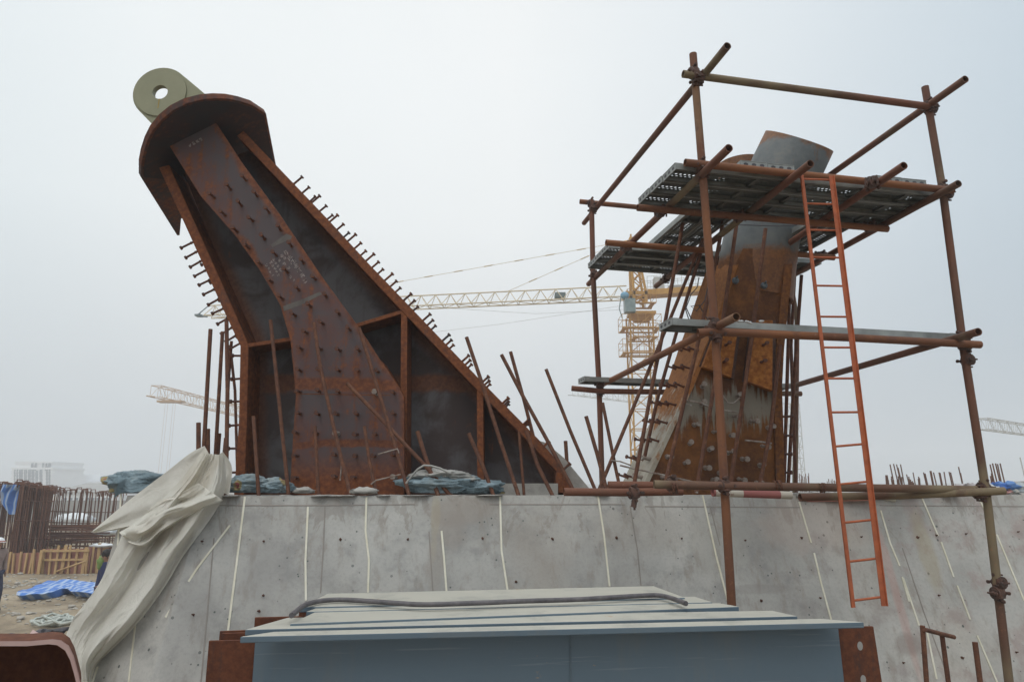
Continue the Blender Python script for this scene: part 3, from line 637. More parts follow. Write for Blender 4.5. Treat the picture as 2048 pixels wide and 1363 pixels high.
for p, q in zip(cpts[:-1], cpts[1:]): pass
child_at(b.build('chalk_writing', chalk), stub)
scuff = m_simple('worn_grey_primer', (.10, .085, .08), (.15, .14, .12), 9)
for poly in ([(541, 489), (573, 467), (584, 472), (582, 478), (560, 487), (545, 494)], [(566, 612), (600, 600), (640, 583), (644, 588), (605, 608), (568, 622)]):
    b = MB(); b.prism([PY(x, y, YF - .0008) for x, y in poly], (0, .0006, 0)); child_at(b.build('primer_scuff', scuff), stub)
b = MB(); line((596, 787), (780, 790), .006); b2 = b; child_at(b2.build('weld_seam', M['flange']), stub)

# ------------------------------------------------------------------ right stub: rust-brown flared column turning into a grey pipe, second pipe behind
col = empty('pipe_column', 'rust-brown flared steel column with studs rising into a tilted grey pipe end', 'steel column', loc=(2.0, 5.5, TOP))
YC = 5.15
lv = [(992, 1232, 1279, 1563), (968, 1245, 1290, 1563), (870, 1290, 1335, 1561), (775, 1333, 1380, 1558), (700, 1358, 1410, 1562), (640, 1380, 1437, 1568), (575, 1402, 1455, 1575), (530, 1418, 1470, 1579), (497, 1436, 1486, 1582)]
rows = []
for (y, x0, x1, x2) in lv:
    k = max(0, (600 - y) / 103) if y < 600 else 0
    rows.append((PY(x0, y, 5.75), PY(x1, y, YC + .02 * k), PY(x2, y, YC + .04 + .03 * k)))
b = MB(); b.grid([[r_[1] for r_ in rows], [r_[2] for r_ in rows]], smooth=False)      # front
rows.append((PY(1468, 458, 5.5), PY(1500, 458, 5.24), PY(1562, 458, 5.24)))
RB = [Vector((r_[2].x + .03, 5.78, r_[2].z)) for r_ in rows]
b.grid([[r_[2] for r_ in rows], RB, [r_[0] for r_ in rows]], smooth=False)
b.add([rows[-1][0], rows[-1][1], rows[-1][2], RB[-1]], [(0, 1, 2, 3)])
child_at(b.build('front_plate', M['front2'], fix=True), col)
rows_all = rows; rows = rows[:-2]
b = MB(); b.grid([[r_[0] - Vector((.006, .0, 0)) for r_ in rows], [r_[1] - Vector((.012, .004, 0)) for r_ in rows], [r_[1] - Vector((-.022, .012, 0)) for r_ in rows], [r_[1] + Vector((.022, .0, 0)) for r_ in rows]], smooth=False)
side_o = child_at(b.build('side_flange', M['slurry']), col)
# right edge flange with stud heads
b = MB()
for a, c in zip(rows[:-1], rows[1:]):
    b.prism([a[2] + Vector((-.05, -.03, 0)), a[2] + Vector((.012, -.03, 0)), c[2] + Vector((.012, -.03, 0)), c[2] + Vector((-.05, -.03, 0))], (0, .2, 0))
child_at(b.build('side_flange', M['column']), col)
def loft(name, secs, n, m, parent, th=0.02, rimm=None):
    pts = [Vector(s_[0]) for s_ in secs]; rings = []; inn = []
    for i, p in enumerate(pts):
        d = (pts[min(i + 1, len(pts) - 1)] - pts[max(i - 1, 0)]).normalized(); a = Vector((0, 1, 0)); a = (a - d * a.dot(d)).normalized(); c = d.cross(a)
        rings.append([p + (a * math.cos(2 * math.pi * k / n) + c * math.sin(2 * math.pi * k / n)) * secs[i][1] for k in range(n)])
        inn.append([p + (a * math.cos(2 * math.pi * k / n) + c * math.sin(2 * math.pi * k / n)) * (secs[i][1] - th) for k in range(n)])
        if rimm is not None and i == len(pts) - 1:      # the end is cut obliquely
            for rg in (rings, inn): rg[-1] = [q + d * ((p - q).dot(rimm) / d.dot(rimm)) for q in rg[-1]]
    b = MB(); b.grid(rings, closed=True); b.grid(list(reversed(inn)), closed=True); b.grid([rings[-1], inn[-1]], closed=True, smooth=False); b.grid([inn[0], rings[0]], closed=True, smooth=False)
    return child_at(b.build(name, m), parent)
RIM = ray(1598, 283).cross(ray(1665, 305) - ray(1530, 261)).normalized() + Vector((0, -.10, 0))
loft('pipe', [(PY(1508, 600, 5.47), .30), (PY(1512, 540, 5.46), .305), (PY(1520, 490, 5.44), .30), (PY(1532, 440, 5.42), .29), (PY(1550, 390, 5.4), .288), (PY(1573, 335, 5.4), .288), (PY(1598, 283, 5.4), .288)], 40, M['pipe'], col, rimm=RIM)
pb = empty('rear_pipe', 'rust-rimmed grey pipe end peeking out behind the tilted pipe', 'pipe', loc=(2.1, 6.2, TOP))
loft('pipe', [(PY(1508, 620, 6.35), .24), (PY(1500, 470, 6.3), .24), (PY(1482, 352, 6.2), .215), (PY(1479, 329, 6.2), .215)], 32, M['pipe'], pb)
# access plates
for poly in ([(1440, 640), (1478, 640), (1463, 755), (1405, 733)], [(1508, 640), (1546, 640), (1545, 781), (1494, 762)]):
    b = MB(); q = [PY(x, y, 5.075) for x, y in poly]; b.prism(q, (0, .06, 0)); ap = child_at(b.build('access_plate', M['orange'], bevel=.004), col)
    d = MB(); q2 = [PY(x, y, 5.134) for x, y in ((poly[0][0] - 6, 640), (poly[1][0] + 6, 640), (poly[2][0] + 5, poly[2][1] + 3), (poly[3][0] - 7, poly[3][1] - 1))]; d.prism(q2, (0, .03, 0)); d.build('backing_bar', M['coupler']).parent = ap
    for px, py in (((poly[0][0] + poly[2][0]) / 2, 690), ((poly[0][0] + poly[2][0]) / 2 - 4, 724)):
        put_stud(PY(px, py, 5.075), (0, -1, 0), col)
b = MB()
for c_ in ((1471, 561), (1528, 571), (1457, 682), (1525, 708)):
    p = PY(*c_, YC - .01); b.tube([p, p + Vector((0, -.022, 0))], [.028, .02], 10); b.tube([p + Vector((0, -.02, .012)), p + Vector((0, -.05, .02))], .006, 6)
child_at(b.build('lifting_eye', m_simple('blue_grey_weld_burn', (.06, .08, .10), (.16, .19, .21), 40)), col)
mst = [(700, 395), (630, 720), (965, 650), (595, 880), (760, 930), (940, 810), (915, 960), (400, 990), (550, 1045), (725, 1085), (845, 1130), (1010, 1180), (1110, 690), (1260, 745), (1210, 900), (1040, 1010), (1190, 1065), (355, 1165), (790, 1190), (1160, 1215), (795, 780), (690, 545), (1000, 480)]
mme = [stud_mesh(.095, .0125, .020, 'stud_mortar'), stud_mesh(.08, .013, .018, 'stud_mortar'), stud_mesh(.10, .010, .020, 'stud_mortar')]
for i, (x, y) in enumerate(mst): put_stud(PY(1240 + x / 4.26, 680 + y / 4.26, YC), (random.uniform(-.15, .25), -1, random.uniform(-.12, .12)), col, mme[i % 3])
for i in range(8):      # studs on the sloping side flange
    k = i / 8
    for j in (.18, .5, .82):
        y = 955 - k * 290; import bisect
        def lerp_row(y, idx):
            for (a, c) in zip(lv[:-1], lv[1:]):
                if a[0] >= y >= c[0]:
                    t_ = (a[0] - y) / (a[0] - c[0]); return a[idx] + (c[idx] - a[idx]) * t_
            return lv[-1][idx]
        p0, p1 = PY(lerp_row(y, 1), y, 5.75), PY(lerp_row(y, 2), y, YC); p = p0.lerp(p1, j)
        put_stud(p - Vector((.008, 0, 0)), (-.93, -.3, .25), col, mme[1] if (y > 900 and j > .5) else sm)
for x, y in ((1560, 833), (1559, 870), (1558, 908), (1558, 945)):
    put_stud(PY(x, y, 5.2), (1, 0, 0), col)
# slurry-covered tie wires and links hanging on the column
b = MB()
for pts in ([(1365, 803), (1372, 800), (1400, 805), (1423, 815)], [(1446, 820), (1484, 825)], [(1445, 790), (1455, 805), (1468, 806), (1480, 795)], [(1490, 880), (1520, 883), (1543, 886)], [(1240, 930), (1275, 938), (1330, 950), (1395, 965)], [(1368, 805), (1383, 811)]):
    b.tube([PY(x, y, YC - .1) for x, y in pts], .007, 6)
child_at(b.build('tie_link', M['stud_mortar']), col)
b = MB()
for pts in ([(1440, 449), (1500, 450), (1560, 452), (1600, 449)],): b.tube([PY(x, y, 5.10) for x, y in pts], .004, 6)
child_at(b.build('weld_line', M['dark']), col)
b = MB()
b.tube([PY(x, y, 5.0) for x, y in ((1416, 640), (1398, 610), (1382, 612), (1393, 622), (1410, 600), (1416, 570))], .004, 6)
b.tube([PY(x, y, 5.0) for x, y in ((1371, 618), (1378, 640), (1392, 650), (1380, 632), (1371, 612))], .004, 6)
b.tube([PY(x, y, 5.0) for x, y in ((1398, 555), (1394, 575), (1382, 588), (1378, 600), (1371, 618))], .004, 6)
tag(b.build('welding_cable', M['dark']), 'thin black welding cable looping out beside the brown column', 'cable')

# ------------------------------------------------------------------ tube scaffold round the right stub (one rigid frame: tubes and couplers are its parts)
scf = empty('tube_scaffold', 'rusty steel tube scaffold frame standing round the pipe column', 'scaffold', loc=(1.9, 5.2, PLAT))
TR = .024
def tube(name, pts, m='tube', r=TR, hollow=.004, parent=scf):
    b = MB(); b.tube(pts, r, 14, hollow=hollow); return child_at(b.build(name, M[m]), parent)
def down(p, z): return Vector((p.x, p.y, z))
FL = [PY(1386, 108, 4.0), PY(1404, 330, 4.0), PY(1430, 660, 4.0), PY(1449, 975, 4.0), PY(1463, 1205, 4.0)]; FL.append(down(FL[-1], PLAT)); tube('pole', FL, 'tube_orange')
FR = [PY(1850, 174, 4.37), PY(1885, 378, 4.37), PY(1925, 683, 4.37), PY(1973, 990, 4.37), PY(2018, 1363, 4.37)]; FR.append(down(FR[-1], PLAT)); tube('pole', FR)
BL = [PY(1183, 400, 6.12), PY(1186, 545, 6.12), PY(1198, 770, 6.12), PY(1205, 985, 6.12)]; tube('pole', BL + [down(BL[-1], TOP)])
tube('pole', [PY(1560, 440, 6.49), PY(1594, 640, 6.49), PY(1590, 985, 6.49)])
ZT, Z2, ZM = 2.57, 1.88, .92
tube('transom', [PZ(1455, 92, ZT), PZ(1168, 446, ZT)]); tube('transom', [PZ(1931, 158, ZT), PZ(1530, 442, ZT)])
tube('ledger', [PY(1366, 148, 3.955), PY(1856, 213, 4.34)]); tube('ledger', [PY(1160, 403, 6.16), PY(1500, 436, 6.5)], 'tube_orange')
for q in (((1458, 296), (1177, 568)), ((1621, 327), (1312, 572)), ((1808, 331), (1540, 512)), ((1917, 367), (1588, 548))):
    tube('transom', [PZ(*q[0], Z2), PZ(*q[1], Z2)], 'tube')
for q in (((1275, 415), (1775, 458)), ((1212, 485), (1418, 501)), ((1566, 506), (1668, 515))):
    tube('ledger', [PZ(*q[0], Z2 - .048), PZ(*q[1], Z2 - .048)], 'tube_orange')
tube('ledger', [PY(1370, 325, 3.93), PY(1905, 381, 4.32)], 'tube_orange')
tube('ledger', [PY(1396, 665, 3.95), PY(1430, 663, 3.955), PY(1700, 675, 4.15), PY(1960, 689, 4.32)], 'tube_orange'); tube('transom', [PZ(1473, 633, ZM), PZ(1200, 771, ZM)], 'tube_orange')
tube('transom', [PZ(1957, 663, ZM), PZ(1588, 771, ZM)]); tube('ledger', [PY(1143, 776, 6.07), PY(1205, 782, 6.07), PY(1602, 787, 6.45)])
tube('ledger', [PY(1308, 968, 3.95), PY(1449, 971, 3.955), PY(1985, 979, 4.41)], 'tube')
tube('ledger', [PY(1128, 983, 4.22), PY(1250, 984, 4.25), PY(1365, 982, 4.27)]); tube('ledger', [PY(1600, 994, 4.25), PY(1800, 990, 4.32), PY(2008, 981, 4.33)])
tube('ledger', [PY(1216, 970, 4.3), PY(1345, 971, 4.3)], 'tube', .026)
def m_pw():
    m, t, b = mat('red_and_white_banded_tube'); s = sepz(t); k = math_(t, 'LESS_THAN', math_(t, 'FRACT', math_(t, 'ADD', math_(t, 'DIVIDE', s.outputs[0], .42), .08)), .42)
    v = coords(t); n = noise_(t, v, 20, 5, .7)
    c = mix(t, k, (.30, .10, .09), (.50, .45, .38)); t.links.new(mix(t, step(t, n, .55, .7), c, (.2, .09, .06)), b.inputs['Base Color']); b.inputs['Roughness'].default_value = .7; return m
M['pw'] = m_pw(); tube('ledger', [PY(1425, 984, 4.3), PY(1582, 990, 4.4)], 'pw')
def coupler(p, d1, d2, sw=.03):
    b = MB(); p = Vector(p); d1 = Vector(d1).normalized(); d2 = Vector(d2).normalized(); c = d1.cross(d2).normalized()
    if c.length < .1: c = d1.orthogonal().normalized()
    if c.y > 0: c = -c
    for d, o in ((d1, Vector()), (d2, c * .0)):
        b.tube([p + o - d * .024, p + o + d * .024], .033, 12); b.tube([p + o - d * .027, p + o - d * .018], .037, 12)
        s_ = d.cross(c).normalized()
        for sg in (1, -1):
            b.box(p + o + s_ * sg * .04 + c * .008, (.014, .02, .02), Matrix.Rotation(.4 * sg, 3, 'Y'))
            b.tube([p + o + s_ * sg * .042 - c * .03, p + o + s_ * sg * .045 + c * .04], .006, 6); b.tube([p + o + s_ * sg * .045 + c * .026, p + o + s_ * sg * .045 + c * .036], .011, 6)
    return child_at(b.build('coupler', M['coupler']), scf)
U_, V_ = Vector((.977, .214, 0)).normalized(), Vector((-.19, .98, 0)).normalized()
for p, a, c in ((PY(1388, 146, 3.98), UZ, U_), (PY(1396, 158, 3.98), UZ, V_), (PY(1856, 213, 4.36), UZ, U_), (PY(1862, 218, 4.38), UZ, V_), (PY(1183, 407, 6.13), UZ, U_), (PY(1186, 418, 6.12), UZ, V_),
                (PY(1404, 333, 3.97), UZ, U_), (PY(1408, 341, 3.98), UZ, V_), (PY(1886, 378, 4.36), UZ, U_), (PY(1893, 388, 4.37), UZ, V_), (PY(1188, 549, 6.12), UZ, V_), (PY(1429, 651, 3.97), UZ, V_), (PY(1431, 668, 3.97), UZ, U_),
                (PY(1925, 678, 4.36), UZ, V_), (PY(1930, 690, 4.36), UZ, U_), (PY(1200, 768, 6.1), UZ, V_), (PY(1201, 782, 6.1), UZ, U_), (PZ(1321, 424, Z2 - .024), U_, V_), (PZ(1479, 433, Z2 - .024), U_, V_),
                (PZ(1740, 454, Z2 - .024), U_, V_), (PZ(1252, 494, Z2 - .024), U_, V_), (PZ(1642, 512, Z2 - .024), U_, V_), (PZ(1744, 365, Z2), V_, U_), (PY(1449, 971, 3.97), UZ, U_),
                (PY(1968, 975, 4.38), UZ, U_), (PY(1960, 986, 4.36), U_, UZ), (PY(1935, 720, 4.37), UZ, UZ.cross(U_)), (PY(1998, 1164, 4.37), UZ, V_), (PY(1996, 1185, 4.35), UZ, U_), (PY(1268, 985, 4.24), U_, UZ), (PY(1345, 968, 3.98), U_, U_ + UZ * .2), (PZ(1332, 556, Z2), V_, UZ)):
    coupler(p, a, c)
b = MB(); p = PY(1268, 988, 4.22); b.box(p - UZ * .045, (.03, .02, .06), Matrix.Rotation(.2, 3, 'Y')); b.tube([p, p - UZ * .09], .007, 6); child_at(b.build('hanging_clamp', M['coupler']), scf)
for x0, y0, Y_ in ((1640, 975, 4.09), (1345, 975, 3.93), (1552, 970, 4.02), (1962, 980, 4.35)):
    b = MB()
    for k in range(5):
        a0 = random.uniform(0, 6); pc = PY(x0 + random.uniform(-5, 5), y0, Y_); b.tube([pc + Vector((.003 * j, .028 * math.cos(a0 + j), .028 * math.sin(a0 + j))) for j in range(8)], .0025, 5)
    child_at(b.build('binding_wire', M['rebar']), scf)

# ------------------------------------------------------------------ perforated steel scaffold planks: each a thing
PW, PH = .182, .040
def plank(name_label, origin, d, L, z, extra=None):
    """channel plank; origin = near left corner on plan, d = direction of its length"""
    d = Vector(d).normalized(); s_ = Vector((-d.y, d.x, 0)); c = Vector((origin.x, origin.y, 0)) + d * L / 2 + s_ * PW / 2
    b = MB(); hl, hw = L / 2, PW / 2; t_ = .003
    b.add([(-hl, -hw, PH), (hl, -hw, PH), (hl, hw, PH), (-hl, hw, PH)], [(0, 1, 2, 3)])
    b.add([(-hl, -hw, PH - t_), (hl, -hw, PH - t_), (hl, hw, PH - t_), (-hl, hw, PH - t_)], [(3, 2, 1, 0)])
    o = b.build('plank_deck', M['deck'], fix=False)
    e = MB(); e2 = MB()
    for sg in (1, -1):
        e.box((0, sg * (hw + .0015), PH / 2 - .001), (L, .003, PH)); e2.box((0, sg * (hw - .012), .0012), (L, .022, .003))
    e2.box((0, 0, PH - .008), (L, .012, .009))
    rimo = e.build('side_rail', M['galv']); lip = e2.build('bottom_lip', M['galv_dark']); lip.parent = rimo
    caps = []
    for sg in (1, -1):
        cp_ = MB(); X = sg * (hl + .002)
        cp_.box((X, 0, PH / 2), (.004, PW, PH))
        cp_.box((X - sg * .02, 0, PH + .0015), (.05, PW, .003)); caps.append(cp_.build('end_cap', M['galv']))
        for q in (-.055, .0, .055):
            hc = MB(); ring = [(X + sg * .003, q + .016 * math.cos(k * math.pi / 5), PH / 2 + .010 * math.sin(k * math.pi / 5)) for k in range(10)]; hc.add(ring, [tuple(range(10))]); ho = hc.build('slot', M['dark']); ho.parent = caps[-1]
    for k in range(-2, 3):
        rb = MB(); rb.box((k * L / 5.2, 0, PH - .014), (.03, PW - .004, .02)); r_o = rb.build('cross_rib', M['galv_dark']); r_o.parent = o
    rt = empty('scaffold_plank', name_label, 'scaffold plank', 'perforated steel planks on the scaffold', loc=(c.x, c.y, z))
    rt.rotation_euler = (0, 0, math.atan2(d.y, d.x))
    for q in [o, rimo] + caps: q.parent = rt
    return rt
ZP = Z2 + TR + .002
A = PZ(1352, 326, ZP + .04)
names = ['outermost perforated steel plank along the front of the top platform', 'middle perforated plank of the three along the platform front', 'innermost plank of the three along the front of the top platform']
for k in range(3): plank(names[k], A + V_ * (k * (PW + .008)) - U_ * (.01 * k), U_, 1.93, ZP)
Cq = PZ(1217, 497, ZP); names = ['back row plank nearest the column, low on the scaffold left', 'middle plank of the back row behind the pipe column', 'farthest plank of the back row behind the pipe column']
for k in range(3): plank(names[k], Cq + V_ * (k * (PW + .006) - .02) + U_ * .0, U_, 1.95, ZP)
B0 = PZ(1395, 408, ZP + PH); B0 = B0 - V_ * (B0.y - 4.0)
for k, nm in enumerate(('outer of the two planks running back along the platform left side', 'inner of the two planks running back left of the grey pipe')):
    plank(nm, B0 + U_ * ((k + 1) * (PW + .008)), V_, 1.93, ZP + PH + .004)
D0 = PZ(1650, 430, ZP + PH); D0 = D0 - V_ * (D0.y - 4.22)
for k, nm in enumerate(('inner of the two planks running back right of the grey pipe', 'outer plank running back on the right side of the platform')):
    plank(nm, D0 + U_ * ((k + 1) * (PW + .008) - .02), V_, 1.9, ZP + PH + .004)
p0 = PY(1350, 656, 3.99); plank('long front plank on the middle level splashed with white mortar', Vector((p0.x, p0.y, 0)) + V_ * .03, U_, 2.0, ZM + TR + .0)
p0 = PY(1170, 757, 5.98); plank('lower back plank behind the column crossing the yellow crane mast', Vector((p0.x, p0.y, 0)), U_, 2.02, p0.z - .02)
b = MB(); random.seed(11)
for k in range(16):
    q = PY(random.uniform(1450, 1520) if k < 11 else random.uniform(1440, 1530), 655, 4.0); q = Vector((q.x, 3.985 + (q.x - 1.2) * .215, ZM + TR + PH + random.uniform(-.03, -.012))); blob(b, q, (random.uniform(.006, .02), .012, .006), k, .4, 8, 6)
tag(b.build('mortar_splash', M['white_sheet']), 'white dried mortar splashes on the middle front plank', 'mortar', kind='stuff')

# ------------------------------------------------------------------ orange ladder
lad = empty('ladder', 'narrow orange-red steel ladder hung in front of the scaffold', 'ladder', loc=tuple(PY(1735, 1212, 3.85)))
lt, lb, rt_, rb_ = PY(1603, 350, 4.0), PY(1706, 1214, 3.85), PY(1662, 352, 4.03), PY(1768, 1211, 3.88)
def rail(a, c, wx, wy):
    b = MB(); d = (c - a).normalized(); x = (rt_ - lt).normalized(); x = (x - d * x.dot(d)).normalized(); y = d.cross(x)
    b.prism([a - x * wx / 2, a + x * wx / 2, a + x * wx / 2 + y * .004, a - x * wx / 2 + y * .004], c - a)
    sx = -1 if wy > 0 else 1
    b.prism([a + x * sx * wx / 2, a + x * sx * (wx / 2 - .004), a + x * sx * (wx / 2 - .004) + y * abs(wy), a + x * sx * wx / 2 + y * abs(wy)], c - a)
    return child_at(b.build('rail', M['lad']), lad)
rail(lt, lb, .024, .014); rail(rt_, rb_, .031, -.014)
for k, yy in enumerate((358, 415, 475, 536, 598, 664, 728, 791, 858, 924, 995, 1065, 1134, 1201)):
    tl = (yy - 350) / 862; a = lt.lerp(lb, tl); c = rt_.lerp(rb_, tl)
    if k >= 9: c = c + UZ * .012
    b = MB(); b.tube([a + Vector((0, .008, 0)), c + Vector((0, .008, 0))], .0065, 8); child_at(b.build('rung', M['lad']), lad)

# ------------------------------------------------------------------ starter bars (each a thing)
def bar(pts, label, r=.0135, m='rebar', cat='rebar'):
    xb = (pts[-1][0] - 1024) / 1423; need = 4.62 / (1 - .17 * xb) + .06; dy = max(0, need - pts[-1][2]) if pts[-1][1] < 1100 else 0
    b = MB(); P = [PY(p[0], p[1], p[2] + dy) for p in pts]; d = (P[-1] - P[-2]).normalized()
    base = P[-1] + d * .06; b.tube(P + [base], r, 9); o = b.build('starter_bar', M[m])
    for v in o.data.vertices: v.co -= base
    o.location = base
    return tag(o, label, cat, 'rusty starter bars rising from the concrete block')
bars = [
 ([(397, 845, 4.5), (397, 966, 4.47)], 'short thick dark bar poking through the cream tarpaulin peak', .0145),
 ([(421, 658, 4.62), (404, 960, 4.6)], 'tallest of the bars left of the steel arm, above the tarpaulin peak', .0135),
 ([(445, 663, 4.75), (428, 960, 4.75)], 'second tall bar from the left beside the steel arm', .0125),
 ([(416, 857, 4.7), (416, 960, 4.7)], 'short dark bar between the two tall bars above the tarpaulin', .0135),
 ([(439, 866, 4.8), (432, 960, 4.8)], 'stub bar half hidden behind the second tarpaulin peak', .0125),
 ([(453, 640, 4.6), (455, 780, 4.6), (452, 985, 4.55)], 'long dark bar running close along the arm studs on the left', .0135),
 ([(451, 875, 5.0), (443, 960, 5.0)], 'thin stub touching the long bar near the tarpaulin top', .011),
 ([(463, 682, 5.3), (457, 760, 5.3), (449, 960, 5.25)], 'thin bar seen between the studs left of the arm flange', .0115),
 ([(460, 690, 5.8), (470, 780, 5.8), (476, 985, 5.8)], 'thin bar behind the left studs leaning toward the arm', .012),
 ([(507, 832, 4.62), (517, 986, 4.55)], 'short bar in front of the lower left web, beside the floral sack', .0125),
 ([(541, 640, 4.7), (558, 800, 4.66), (577, 986, 4.58)], 'long bar crossing the left web panel down to the floral sack', .0125),
 ([(628, 645, 4.72), (640, 730, 4.7), (662, 830, 4.66), (680, 905, 4.6), (701, 988, 4.54)], 'long slightly curved bar down the middle of the studded plate', .0125),
 ([(630, 852, 4.66), (637, 988, 4.6)], 'short bar low in front of the studded plate, left one', .0115),
 ([(729, 852, 4.66), (740, 930, 4.62), (753, 988, 4.58)], 'short bar low in front of the studded plate, right one', .0115),
 ([(718, 655, 4.74), (755, 775, 4.7), (790, 890, 4.62), (818, 988, 4.54)], 'long bar leaning right over the studded plate edge', .0125),
 ([(694, 766, 4.62), (795, 872, 4.56), (850, 930, 4.52), (902, 992, 4.5)], 'bent diagonal bar caked white with mortar in its middle', .013),
 ([(835, 862, 4.6), (848, 905, 4.58), (877, 992, 4.52)], 'short mortar-flecked bar rising from the grey-wrapped floral sack', .0145),
 ([(937, 866, 4.62), (965, 930, 4.6), (987, 990, 4.56)], 'short bar leaning left at the right end of the floral sack', .0135),
 ([(933, 674, 4.86), (962, 760, 4.83), (1000, 880, 4.78), (1037, 990, 4.72)], 'long bar crossing the long diagonal flange near its middle', .0135),
 ([(1038, 862, 4.8), (1048, 988, 4.78)], 'thin straight bar in front of the small right web panel', .010),
 ([(1052, 860, 4.85), (1075, 930, 4.8), (1105, 990, 4.76)], 'bar with a mortar-coated foot beside the right toe stiffener', .0135),
 ([(1003, 709, 4.9), (1045, 790, 4.87), (1100, 890, 4.82), (1152, 990, 4.76)], 'long bar of the crossing pair leaning far left', .0135),
 ([(1021, 703, 5.6), (1048, 800, 5.6), (1075, 905, 5.6), (1100, 990, 5.6)], 'bar of the crossing pair passing behind the diagonal flange', .0145),
 ([(1092, 738, 4.9), (1140, 860, 4.87), (1195, 990, 4.82)], 'lone long bar leaning left in the gap between both stubs', .0125),
 ([(1131, 881, 5.3), (1136, 960, 5.3)], 'short upright bar at the toe of the leaning arm', .0145),
 ([(1172, 832, 4.9), (1195, 910, 4.87), (1216, 990, 4.82)], 'bar caked with grey mortar low between the two stubs', .014),
 ([(1205, 805, 5.1), (1232, 940, 5.05), (1242, 985, 5.0)], 'bar leaning left just right of the back scaffold pole', .0125),
 ([(1373, 404, 5.0), (1332, 634, 5.0), (1305, 767, 4.98), (1268, 968, 4.92)], 'long dark bar running from the platform to the column foot, leftmost', .0145),
 ([(1406, 478, 5.25), (1339, 640, 5.2), (1205, 962, 5.0)], 'bar slanting steepest down left from the platform past the crane', .0135),
 ([(1408, 485, 5.4), (1360, 640, 5.35), (1314, 800, 5.3), (1292, 900, 5.3)], 'dark bar close against the left edge of the flared column', .014),
 ([(1449, 427, 5.02), (1430, 530, 5.0), (1397, 680, 4.98), (1368, 804, 4.96), (1330, 968, 4.9)], 'bar with a mortar foot crossing the column left flange', .0145),
 ([(1474, 442, 5.0), (1447, 632, 5.0), (1429, 767, 4.98), (1395, 968, 4.92)], 'bar down the column face under the grey pipe, left of centre', .0145),
 ([(1531, 457, 4.98), (1503, 680, 4.98), (1461, 968, 4.9)], 'bar down the centre of the brown column face', .0145),
 ([(1560, 690, 5.05), (1542, 851, 5.0), (1519, 972, 4.92)], 'bar with a pale mortar-coated lower half at the column right', .0145),
 ([(1582, 480, 5.7), (1576, 700, 5.7), (1568, 975, 5.65)], 'upright bar just right of the column edge, nearest to it', .0145),
 ([(1592, 500, 5.9), (1582, 690, 5.85), (1592, 978, 5.8)], 'bowed bar crossing behind the upright bars right of the column', .0145),
 ([(1603, 550, 5.7), (1588, 760, 5.7), (1576, 975, 5.65)], 'bar slanting down left between the uprights right of the column', .0145),
 ([(1950, 1283, 3.7), (1964, 1390, 3.7)], 'lone rusty bar standing at the lower right before the block', .013),
]
mort_ = {0, 15, 16, 20, 25, 30, 31, 33, 11, 14, 18}
for i, (p, l, r_) in enumerate(bars): bar(p, l, r_, 'rebar_m' if i in mort_ else 'rebar')
ts = empty('rebar_trestle', 'small rusty welded bar trestle at the lower right corner', 'trestle', loc=tuple(down(PY(1870, 1363, 3.7), PLAT)))
for pts in ([(1845, 1250, 3.7), (1856, 1400, 3.7)], [(1884, 1268, 3.8), (1902, 1400, 3.8)]):
    P = [PY(*p) for p in pts]; b = MB(); b.tube(P + [down(P[-1], PLAT)], .012, 9); child_at(b.build('leg', M['rebar']), ts)
b = MB(); b.tube([PY(1849, 1258, 3.68), PY(1908, 1273, 3.85)], .011, 9); child_at(b.build('crossbar', M['rebar']), ts)
# tie stubs wired to the bars near the studded plate
b = MB()
for pts in ([(756, 908, 4.62), (795, 897, 4.62), (798, 906, 4.6)], [(742, 968, 4.58), (752, 960, 4.58), (802, 948, 4.6)], [(680, 960, 4.6), (684, 925, 4.6)], [(1222, 920, 4.98), (1240, 922, 5.0), (1262, 930, 5.0)]): b.tube([PY(*p) for p in pts], .005, 6)
tag(b.build('tie_wire', M['stud_mortar']), 'short mortar-crusted tie wires hooked on the starter bars', 'wire', kind='stuff')

# ------------------------------------------------------------------ sacks, chunks and rags on the block
def sack(c, rad, seed, m, label, rot=0, name='sack', fold=.05, group='floral cloth sacks on the concrete block'):
    b = MB(); blob(b, Vector(c) * 1.025, rad, seed, .34, 120, 64, .75, 1.25, rot, fold, .22); return tag(b.build(name, M[m]), label, 'sack', group)
q = PY(276, 966, 4.62); sack(q, (.19, .15, .085), 3, 'floral', 'faded blue floral sack alone on the left corner of the block', .1)
b = MB(); b.grid([[PY(x, y, 4.5 + .05 * math.sin(j)) for j, (x, y) in enumerate(r_)] for r_ in ([(238, 965), (250, 958), (268, 966), (300, 968)], [(232, 978), (246, 972), (258, 975), (280, 982)], [(228, 995), (238, 988), (250, 982), (262, 984)])])
tag(b.build('sack_flap', M['floral']), 'blue floral cloth flap hanging over the block corner edge', 'cloth')
q = PY(497, 970, 4.56); sack(q, (.14, .12, .062), 8, 'floral', 'faded blue floral sack tucked beside the tarpaulin top')
q = PY(548, 973, 4.6); sack(q, (.13, .12, .052), 12, 'floral', 'flattened blue floral sack at the foot of the left web')
q = PY(880, 968, 4.62); sack(q, (.27, .16, .075), 21, 'floral', 'largest blue floral sack, partly wrapped in grey cloth', .12)
q = PY(955, 975, 4.66); sack(q, (.17, .12, .055), 28, 'floral', 'low end of floral bedding right of the wrapped sack')
q = PY(888, 953, 4.62); sack(q, (.19, .13, .05), 33, 'greycloth', 'loose grey cloth thrown over the largest floral sack', .15, 'cloth_wrap', .08)
b = MB(); b.tube([PY(x, y, 4.5) for x, y in ((812, 966), (822, 953), (835, 938), (848, 930), (862, 931), (880, 936), (900, 946))], .007, 7); tag(b.build('cloth_strap', M['greycloth']), 'pale cloth strap looped over the largest floral sack', 'strap')
